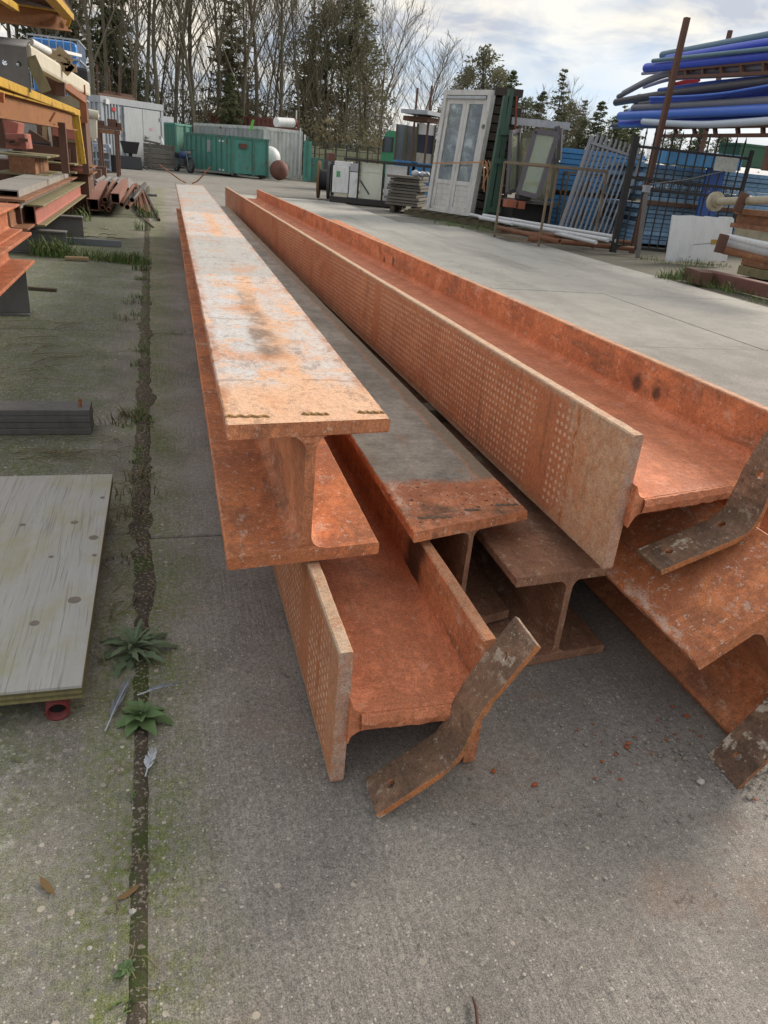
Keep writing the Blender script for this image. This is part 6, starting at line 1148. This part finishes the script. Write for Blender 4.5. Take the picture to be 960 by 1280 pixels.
rpipe('large deep blue pipe lying on the upper truss', [(808, 85), (960, 69)], 5.2, PBL, .15)
rpipe('thin lilac pipe at the end of the upper layer', [(803, 92), (960, 78)], 1.8, PLI, .45)
rpipe('bent grey pipe hanging down off the upper layer, lower one', [(773, 121), (806, 103), (838, 91), (960, 84)], 3.0, PGR, .25)
rpipe('bent grey pipe hanging down off the upper layer, upper one', [(779, 116), (812, 98), (842, 87), (960, 82)], 2.6, PGR, .40)
rpipe('thin grey pipe sloping below the upper truss', [(805, 109), (838, 98), (960, 92)], 2.0, PLI, .7)
rpipe('thin blue pipe on top of the dark middle pipe', [(824, 113), (880, 105), (960, 97)], 2.6, PBL2, .6)
rpipe('long dark grey pipe with drooping end in the middle layer', [(770, 128), (822, 119), (960, 102)], 4.2, PDK, .2)
for k in range(8): rpipe('slim blue pipe in the curved bundle, %s' % ORD(7 - k, 8), [(812 + (k % 3), 122 + k * 1.6), (870, 120 + k * 1.2), (910, 116 + k * .8), (960, 107 + k * .6)], 1.25, PBL if k % 3 else PBL2, .05 + .02 * k)
rpipe('dark pipe behind the curved blue bundle', [(800, 131), (960, 114)], 3.6, PDK, .7); rpipe('blue pipe behind the grey middle pipe', [(840, 129), (960, 120)], 3.0, PBL, .6)
rpipe('grey pipe below the curved blue bundle', [(792, 135), (960, 126)], 4.0, PGR, .15)
rpipe('blue pipe with a green stripe, upper one', [(775, 145), (960, 137)], 4.8, PBL2, .12, PGN)
rpipe('blue pipe with a green stripe, lower one', [(776, 154), (960, 147)], 4.0, PBL, .35, PGN)
rpipe('pale bluish white pipe on the lower truss', [(804, 152), (850, 155), (885, 156), (960, 151)], 3.6, PWH, -.02)
for lab, l0, r1, rp, mm, of in (('blue pipe behind the topmost layer, seen between teal pipes', (838, 79), (960, 58), 3.4, PBL2, .5), ('deep blue pipe low in the upper layer behind the large one', (822, 88), (960, 73), 3.2, PBL, .6), ('blue pipe just above the curved bundle', (818, 119), (960, 104), 2.6, PBL2, .45), ('deep blue pipe under the curved bundle', (806, 133), (960, 117), 2.8, PBL, .45), ('blue pipe between the grey pipe and the striped pipe', (786, 140), (960, 131), 3.0, PBL2, .5), ('light blue pipe over the lower striped pipe', (790, 149), (960, 143), 2.6, PBL2, .6), ('grey pipe on the floor of the lower layer', (800, 158), (960, 155), 2.6, PGR, .5)): rpipe(lab, [l0, r1], rp, mm, of)
rpipe('dark pipe low behind the pale pipe', [(767, 157), (960, 153)], 3.2, PDK, .7)
p = pl(853, 105, .9); o = thing('red_rag', 'red cloth caught between the pipe layers', 'cloth'); MB().box(p, (.35, .1, .12), roty(-.3)).build('fold', paint('red_cloth', (.5, .03, .04), .7), o, .02); MB().box(p + Vector((.25, .0, .08)), (.2, .08, .10), roty(-.5)).build('fold', paint('red_cloth', (.5, .03, .04)), o, .02)
# ================================================================= TREES
def bark(name, a, b):
    t = NT(name, .9, 0, .2); v = t.co(); n = t.noise(t.map(v, (1, 1, .25)), 7, 6, .7); c = t.mix(n, a, b); c = t.mix(t.ramp(t.noise(v, 1.3, 4), (.5, 0), (.65, .6)), c, (.085, .095, .035))
    return t.done(c, None, t.bump(n, .8, .03))
BARK = bark('bark_grey_brown', (.095, .08, .06), (.20, .175, .13)); TWIG = bark('twig_brown', (.13, .108, .078), (.21, .178, .13)); BARKD = bark('bark_dark', (.05, .04, .03), (.11, .09, .06))
def leafmat(name, a, b):
    t = NT(name, .65, 0, .3); v = t.co(); n = t.noise(v, 1.1, 3, .6); n2 = t.noise(v, 9, 2); c = t.mix(n, a, b); c = t.mix(.5, c, t.ramp(n2, (.3, .5), (.7, 1.3)), 'MULTIPLY'); c = t.mix(.3, c, t.ramp(t.rnd(), (0, .6), (1, 1.2)), 'MULTIPLY'); t.done(c)
    tr = t.node('ShaderNodeBsdfTranslucent'); t.put(tr.inputs[0], c); mx = t.node('ShaderNodeMixShader'); mx.inputs[0].default_value = .42; t.t.links.new(t.b.outputs[0], mx.inputs[1]); t.t.links.new(tr.outputs[0], mx.inputs[2]); t.t.links.new(mx.outputs[0], t.t.nodes['Material Output'].inputs[0]); return t.mt
CON1 = leafmat('conifer_green', (.085, .105, .052), (.155, .175, .088)); CON2 = leafmat('conifer_olive', (.12, .122, .07), (.20, .195, .115)); IVY = leafmat('thicket_green', (.115, .112, .06), (.22, .195, .12))
def branch(m, rs, p, d, L, r, lvl, bend, n=5):
    path = [p.copy()]; rads = [r]; q = p.copy(); dd = d.copy(); k = 6 if lvl == 0 else 5
    for i in range(k):
        dd = (dd + Vector((rs.uniform(-1, 1), rs.uniform(-1, 1), rs.uniform(-.3, 1))) * bend).normalized(); q = q + dd * (L / k); path.append(q.copy()); rads.append(r * (1 - .82 * (i + 1)/k))
    m.tube(path, rads, n, False); return path, rads
def bare_tree(seed, H, nl, low=.3, steep=1.0, r0=.13):
    rs = random.Random(seed); tk = MB(); cr = MB(); k = 12; p = Vector((0, 0, 0)); d = Vector((rs.uniform(-.06, .06), rs.uniform(-.06, .06), 1)).normalized(); path = [p.copy()]; rad = [r0 * 1.25]
    for i in range(k):
        d = (d + Vector((rs.uniform(-.12, .12), rs.uniform(-.12, .12), .05))).normalized(); p = p + d * (H/k); path.append(p.copy()); rad.append(r0 * (1 - .88 * (i + 1)/k))
    tk.tube(path, rad, 8, False)
    def along(t): f = t * k; i = min(int(f), k - 1); return path[i].lerp(path[i + 1], f - i), rad[i] * (1 - (f - i)) + rad[i + 1] * (f - i)
    for j in range(nl):
        t = low + (1 - low) * (j + rs.random()) / nl * .97; b, br = along(t); a = j * 2.4 + rs.uniform(-.5, .5); up = steep * rs.uniform(.7, 1.5)
        dv = Vector((math.cos(a), math.sin(a), up)).normalized(); L = H * (1 - t) * rs.uniform(.45, .75) + .5
        P, Rr = branch(cr, rs, b, dv, L, max(.018, br * rs.uniform(.4, .6)), 0, .13)
        for s in range(5):
            i = 1 + s; b2 = P[i]; dv2 = (dv + Vector((rs.uniform(-1, 1), rs.uniform(-1, 1), rs.uniform(-.2, .9))) * .8).normalized(); P2, R2 = branch(cr, rs, b2, dv2, L * rs.uniform(.28, .5), max(.010, Rr[i] * .55), 1, .16, 4)
            for u in range(7):
                b3 = P2[1 + u % 5]; dv3 = (dv2 + Vector((rs.uniform(-1, 1), rs.uniform(-1, 1), rs.uniform(-.2, .7))) * .9).normalized(); branch(cr, rs, b3, dv3, L * rs.uniform(.12, .28), .0070, 2, .24, 3)
    return tk, cr
def sprays(m, rs, c, n, R, s, sq=.7, flat=.5):
    for _ in range(n):
        v = Vector((rs.gauss(0, 1), rs.gauss(0, 1), rs.gauss(0, 1))).normalized() * (rs.random() ** .4) * R; v.z *= sq; p = c + v
        a = Vector((rs.uniform(-1, 1), rs.uniform(-1, 1), rs.uniform(-flat, flat))).normalized(); b = a.cross(Vector((rs.uniform(-1, 1), rs.uniform(-1, 1), rs.uniform(-1, 1)))).normalized(); l = s * rs.uniform(.6, 1.4); w = l * rs.uniform(.22, .42)
        m.add([p - a * l, p + b * w, p + a * l, p - b * w], [(0, 1, 2, 3)])
def conifer(seed, H, R, full=.1, dens=2.2, s=.16):
    rs = random.Random(seed); tk = MB(); cr = MB(); tk.tube([(0, 0, 0), (.05, 0, H*.5), (0, .03, H)], [H*.018, H*.011, .01], 7, False); z = H * full
    while z < H * .985:
        t = (z/H - full)/(1 - full); Rz = R * (1 - t) ** .75 * rs.uniform(.75, 1.12) + .10; nb = max(4, int(7 * (1 - t) + 4))
        for j in range(nb):
            a = rs.uniform(0, 6.28); L = Rz * rs.uniform(.6, 1.15); b = Vector((0, 0, z)); e = Vector((math.cos(a) * L, math.sin(a) * L, z + L * rs.uniform(-.35, .20))); tk.tube([b, e], [.025, .006], 3, False)
            k = max(2, int(L/.26))
            for i in range(k): q = b.lerp(e, (i + 1)/k); sprays(cr, rs, q, int(5 * dens), .22 + .10 * (1 - t), s, .6, .35)
        z += H * .028 + .06
    return tk, cr
def bushy(seed, H, R, s=.17, n=1900):   # dense evergreen with upswept uneven crown
    rs = random.Random(seed); tk = MB(); cr = MB(); tk.tube([(0, 0, 0), (.1, 0, H*.4), (.0, .1, H*.8)], [.16, .11, .03], 7, False)
    for j in range(int(n/14)):
        t = rs.random() ** .8; z = H * (.12 + .86 * t); Rz = R * math.sin(math.pi * min(1, .18 + .80 * t)) ** .7; a = rs.uniform(0, 6.28); q = Rz * math.sqrt(rs.random()); c = Vector((q * math.cos(a), q * math.sin(a), z))
        if j % 3 == 0: tk.tube([(0, 0, z * .75), c], [.03, .008], 3, False)
        sprays(cr, rs, c, 20, .50, s, .8, .7)
    return tk, cr
def make(name, label, parts, tm, cm, group):
    r = thing(name, label, 'tree', (0, 0, 0), 0, group); parts[0].build('trunk', tm, r, fix=False); parts[1].build('crown', cm, r, fix=False); return r
TGb = 'bare trees in the wood behind the yard'; TGc = 'evergreen trees behind the yard'
protoB = [make('bare_tree', 'x', bare_tree(11 + i, h, nl, lo, st, r0), BARK, TWIG, TGb) for i, (h, nl, lo, st, r0) in enumerate(((14, 18, .26, 1.6, .125), (15, 16, .36, 1.9, .105), (12, 18, .22, 1.2, .095), (13, 20, .2, 1.5, .085), (9, 18, .18, 1.0, .07)))]
protoC = [make('conifer_tree', 'x', conifer(31, 8.5, 2.0, .06), BARKD, CON1, TGc), make('conifer_tree', 'x', conifer(32, 10, 2.4, .10, 1.4), BARKD, CON2, TGc), make('evergreen_tree', 'x', bushy(33, 8.5, 2.3, .13, 2600), BARKD, CON2, TGc), make('evergreen_tree', 'x', bushy(34, 6.5, 2.2, .13, 2600), BARKD, CON1, TGc)]
used = set()
def put(protos, i, px, Y, s, label, group=None, dx=0.0):
    x = at(px, 190, Y).x + dx; rz = rnd(0, 6.28); pr_ = protos[i]; key = id(pr_)
    if key not in used: used.add(key); pr_.location = (x, Y, -.02); pr_.rotation_euler = (0, 0, rz); pr_.scale = (s, s, s); pr_['label'] = label; o = pr_
    else: o = dup(pr_, (x, Y, -.02), rz, label, None, s)
    if group: o['group'] = group
    return o
# named trees that stand out
for i, px, Y, s, lab in ((0, 117, 39, 1.0, 'thick bare trunk rising behind the grey cabin beside the rack'), (1, 132, 41, 1.0, 'bare tree rising straight behind the middle of the cabin roof'), (2, 150, 43, 1.1, 'bare tree just right of the rusty stakes on the cabin'), (3, 168, 40, 1.0, 'bare tree rising behind the cabin door'), (1, 187, 42, 1.05, 'bare tree behind the right end of the cabin'), (0, 205, 41, 1.0, 'many-branched bare tree behind the cabin corner'), (3, 216, 43, 1.1, 'bare tree above the rusty green skip'), (2, 243, 41, 1.1, 'bare forked tree above the ribbed green skip'), (0, 247, 44, 1.0, 'pair-stemmed bare tree above the number plate of the skip'),
                          (1, 272, 45, 1.0, 'slender bare tree behind the grey container side'), (3, 300, 43, 1.1, 'bare tree above the red brown container roof'), (0, 318, 46, 1.05, 'bare tree with long side branch above the white container'), (1, 345, 45, 1.0, 'tall bare tree above the white drum'), (2, 368, 46, 1.0, 'bare tree beyond the white container doors'), (3, 395, 48, 1.0, 'bare tree above the wire fence, nearest the container'), (4, 460, 46, 1.1, 'leaning bare tree at the edge of the wood against the sky'), (2, 478, 52, .85, 'thin bare tree against the cloud left of the white door'), (4, 505, 54, 1.0, 'small bare tree above the cladding panels'), (4, 525, 58, 1.0, 'small bare tree just left of the white door top')):
    put(protoB, i, px, Y, s, lab)
rs = random.Random(77)
for k in range(22): put(protoB, rs.choice((0, 1, 2, 3, 3, 4)), 90 + 380 * (k + rs.random())/22, rs.uniform(47, 62), rs.uniform(.85, 1.2), 'bare tree standing deeper in the leafless wood', 'bare trees deep in the wood')
for k, px in enumerate((20, 45, 62, 80, 95)): put(protoB, k % 4, px, rs.uniform(38, 48), 1.0, 'bare tree deep in the wood behind the left rack', 'bare trees behind the left rack')
for k, px in enumerate((560, 580, 600, 648, 665, 690, 705, 560, 590, 610)): put(protoB, 4 if k % 2 else 2, px, rs.uniform(56, 66), rs.uniform(.55, .75), 'small bare tree among the evergreens beyond the windows', 'small bare trees among the evergreens')
for i, px, Y, s, lab in ((1, 96, 44, 1.0, 'dark conifer behind the blue caged tank'), (0, 150, 47, 1.05, 'dark conifer filling the gap above the cabin roof'), (0, 288, 42, .50, 'small dark conifer above the grey container side'), (1, 290, 52, 1.0, 'conifer in the wood above the container'), (2, 402, 50, 1.05, 'large evergreen at the middle of the wood'), (2, 430, 49, 1.10, 'large evergreen with ragged top near the edge of the wood'), (2, 452, 52, .90, 'evergreen at the edge of the wood beside the sky'), (0, 385, 55, 1.0, 'conifer behind the wire fence'), (1, 60, 46, 1.0, 'conifer behind the top of the left rack'),
                          (2, 593, 58, 1.05, 'broad evergreen behind the white double door'), (0, 628, 60, .95, 'evergreen behind the sleeper stack'), (2, 612, 64, 1.0, 'evergreen mass between door and sleepers'), (1, 690, 62, .88, 'tall conifer above the old windows'), (0, 668, 60, .82, 'conifer behind the white beam over the windows'), (0, 742, 60, .80, 'pointed conifer standing alone beside the pipe rack'), (1, 720, 66, .72, 'conifer between the windows and the pointed conifer'), (0, 785, 62, .92, 'conifer whose tip shows above the drooping pipes'), (1, 770, 66, .72, 'conifer behind the ends of the blue pipes'), (3, 555, 62, .8, 'low evergreen at the left of the white door'), (2, 575, 63, .95, 'evergreen peeping over the top of the white door'), (3, 650, 63, 1.0, 'low evergreen behind the narrow grey window'), (2, 705, 64, .8, 'rounded evergreen behind the end of the white beam'), (3, 722, 61, .85, 'low evergreen behind the grey bar panels'), (3, 765, 61, .9, 'low evergreen left of the tall rack pole'), (3, 840, 60, .8, 'evergreen seen through the gap under the pipe rack'), (3, 900, 58, .8, 'evergreen seen through the pipe rack farther along'), (0, 870, 62, .8, 'conifer seen through the gap between the pipe layers')):
    put(protoC, i, px, Y, s, lab)
# tangled undergrowth of the wood: one mass
def thicket(name, label, spans, seed, mat, s=.13):
    rs = random.Random(seed); m = MB()
    for (px0, px1, Y0, Y1, h, n) in spans:
        for _ in range(n):
            Y = rs.uniform(Y0, Y1); x = at(rs.uniform(px0, px1), 190, Y).x; z = h * (rs.random() ** 1.3) * (.7 + .5 * noise.noise((x * .5, Y * .3, 2)))
            sprays(m, rs, Vector((x, Y, max(.1, z))), 7, .55, s, .9, .9)
    o = m.build(name, mat, None, fix=False); return tag(o, label, 'undergrowth', None, 'stuff')
thicket('undergrowth', 'dark green undergrowth filling the foot of the wood', ((40, 480, 41, 48, 3.2, 1300), (40, 485, 48, 58, 5.0, 2400), (480, 960, 62, 70, 3.4, 1300)), 3, IVY)
def brush(name, label, spans, seed):
    rs = random.Random(seed); m = MB()
    for (px0, px1, Y0, Y1, h, n) in spans:
        for _ in range(n):
            Y = rs.uniform(Y0, Y1); x = at(rs.uniform(px0, px1), 190, Y).x; hh = h * rs.uniform(.4, 1); p = Vector((x, Y, 0)); d = Vector((rs.uniform(-.35, .35), rs.uniform(-.3, .3), 1)).normalized()
            P, Rr = branch(m, rs, p, d, hh, .022, 0, .12, 3)
            for i in (2, 3, 4, 5): branch(m, rs, P[i], (d + Vector((rs.uniform(-1, 1), rs.uniform(-1, 1), .4)) * .8).normalized(), hh * .35, .010, 1, .2, 3)
    o = m.build(name, TWIG, None, fix=False); return tag(o, label, 'brushwood', None, 'stuff')
brush('undergrowth_stems', 'leafless brown brushwood standing between the trunks of the wood', ((40, 485, 42, 58, 6.5, 600), (470, 820, 58, 68, 5.5, 320)), 8)
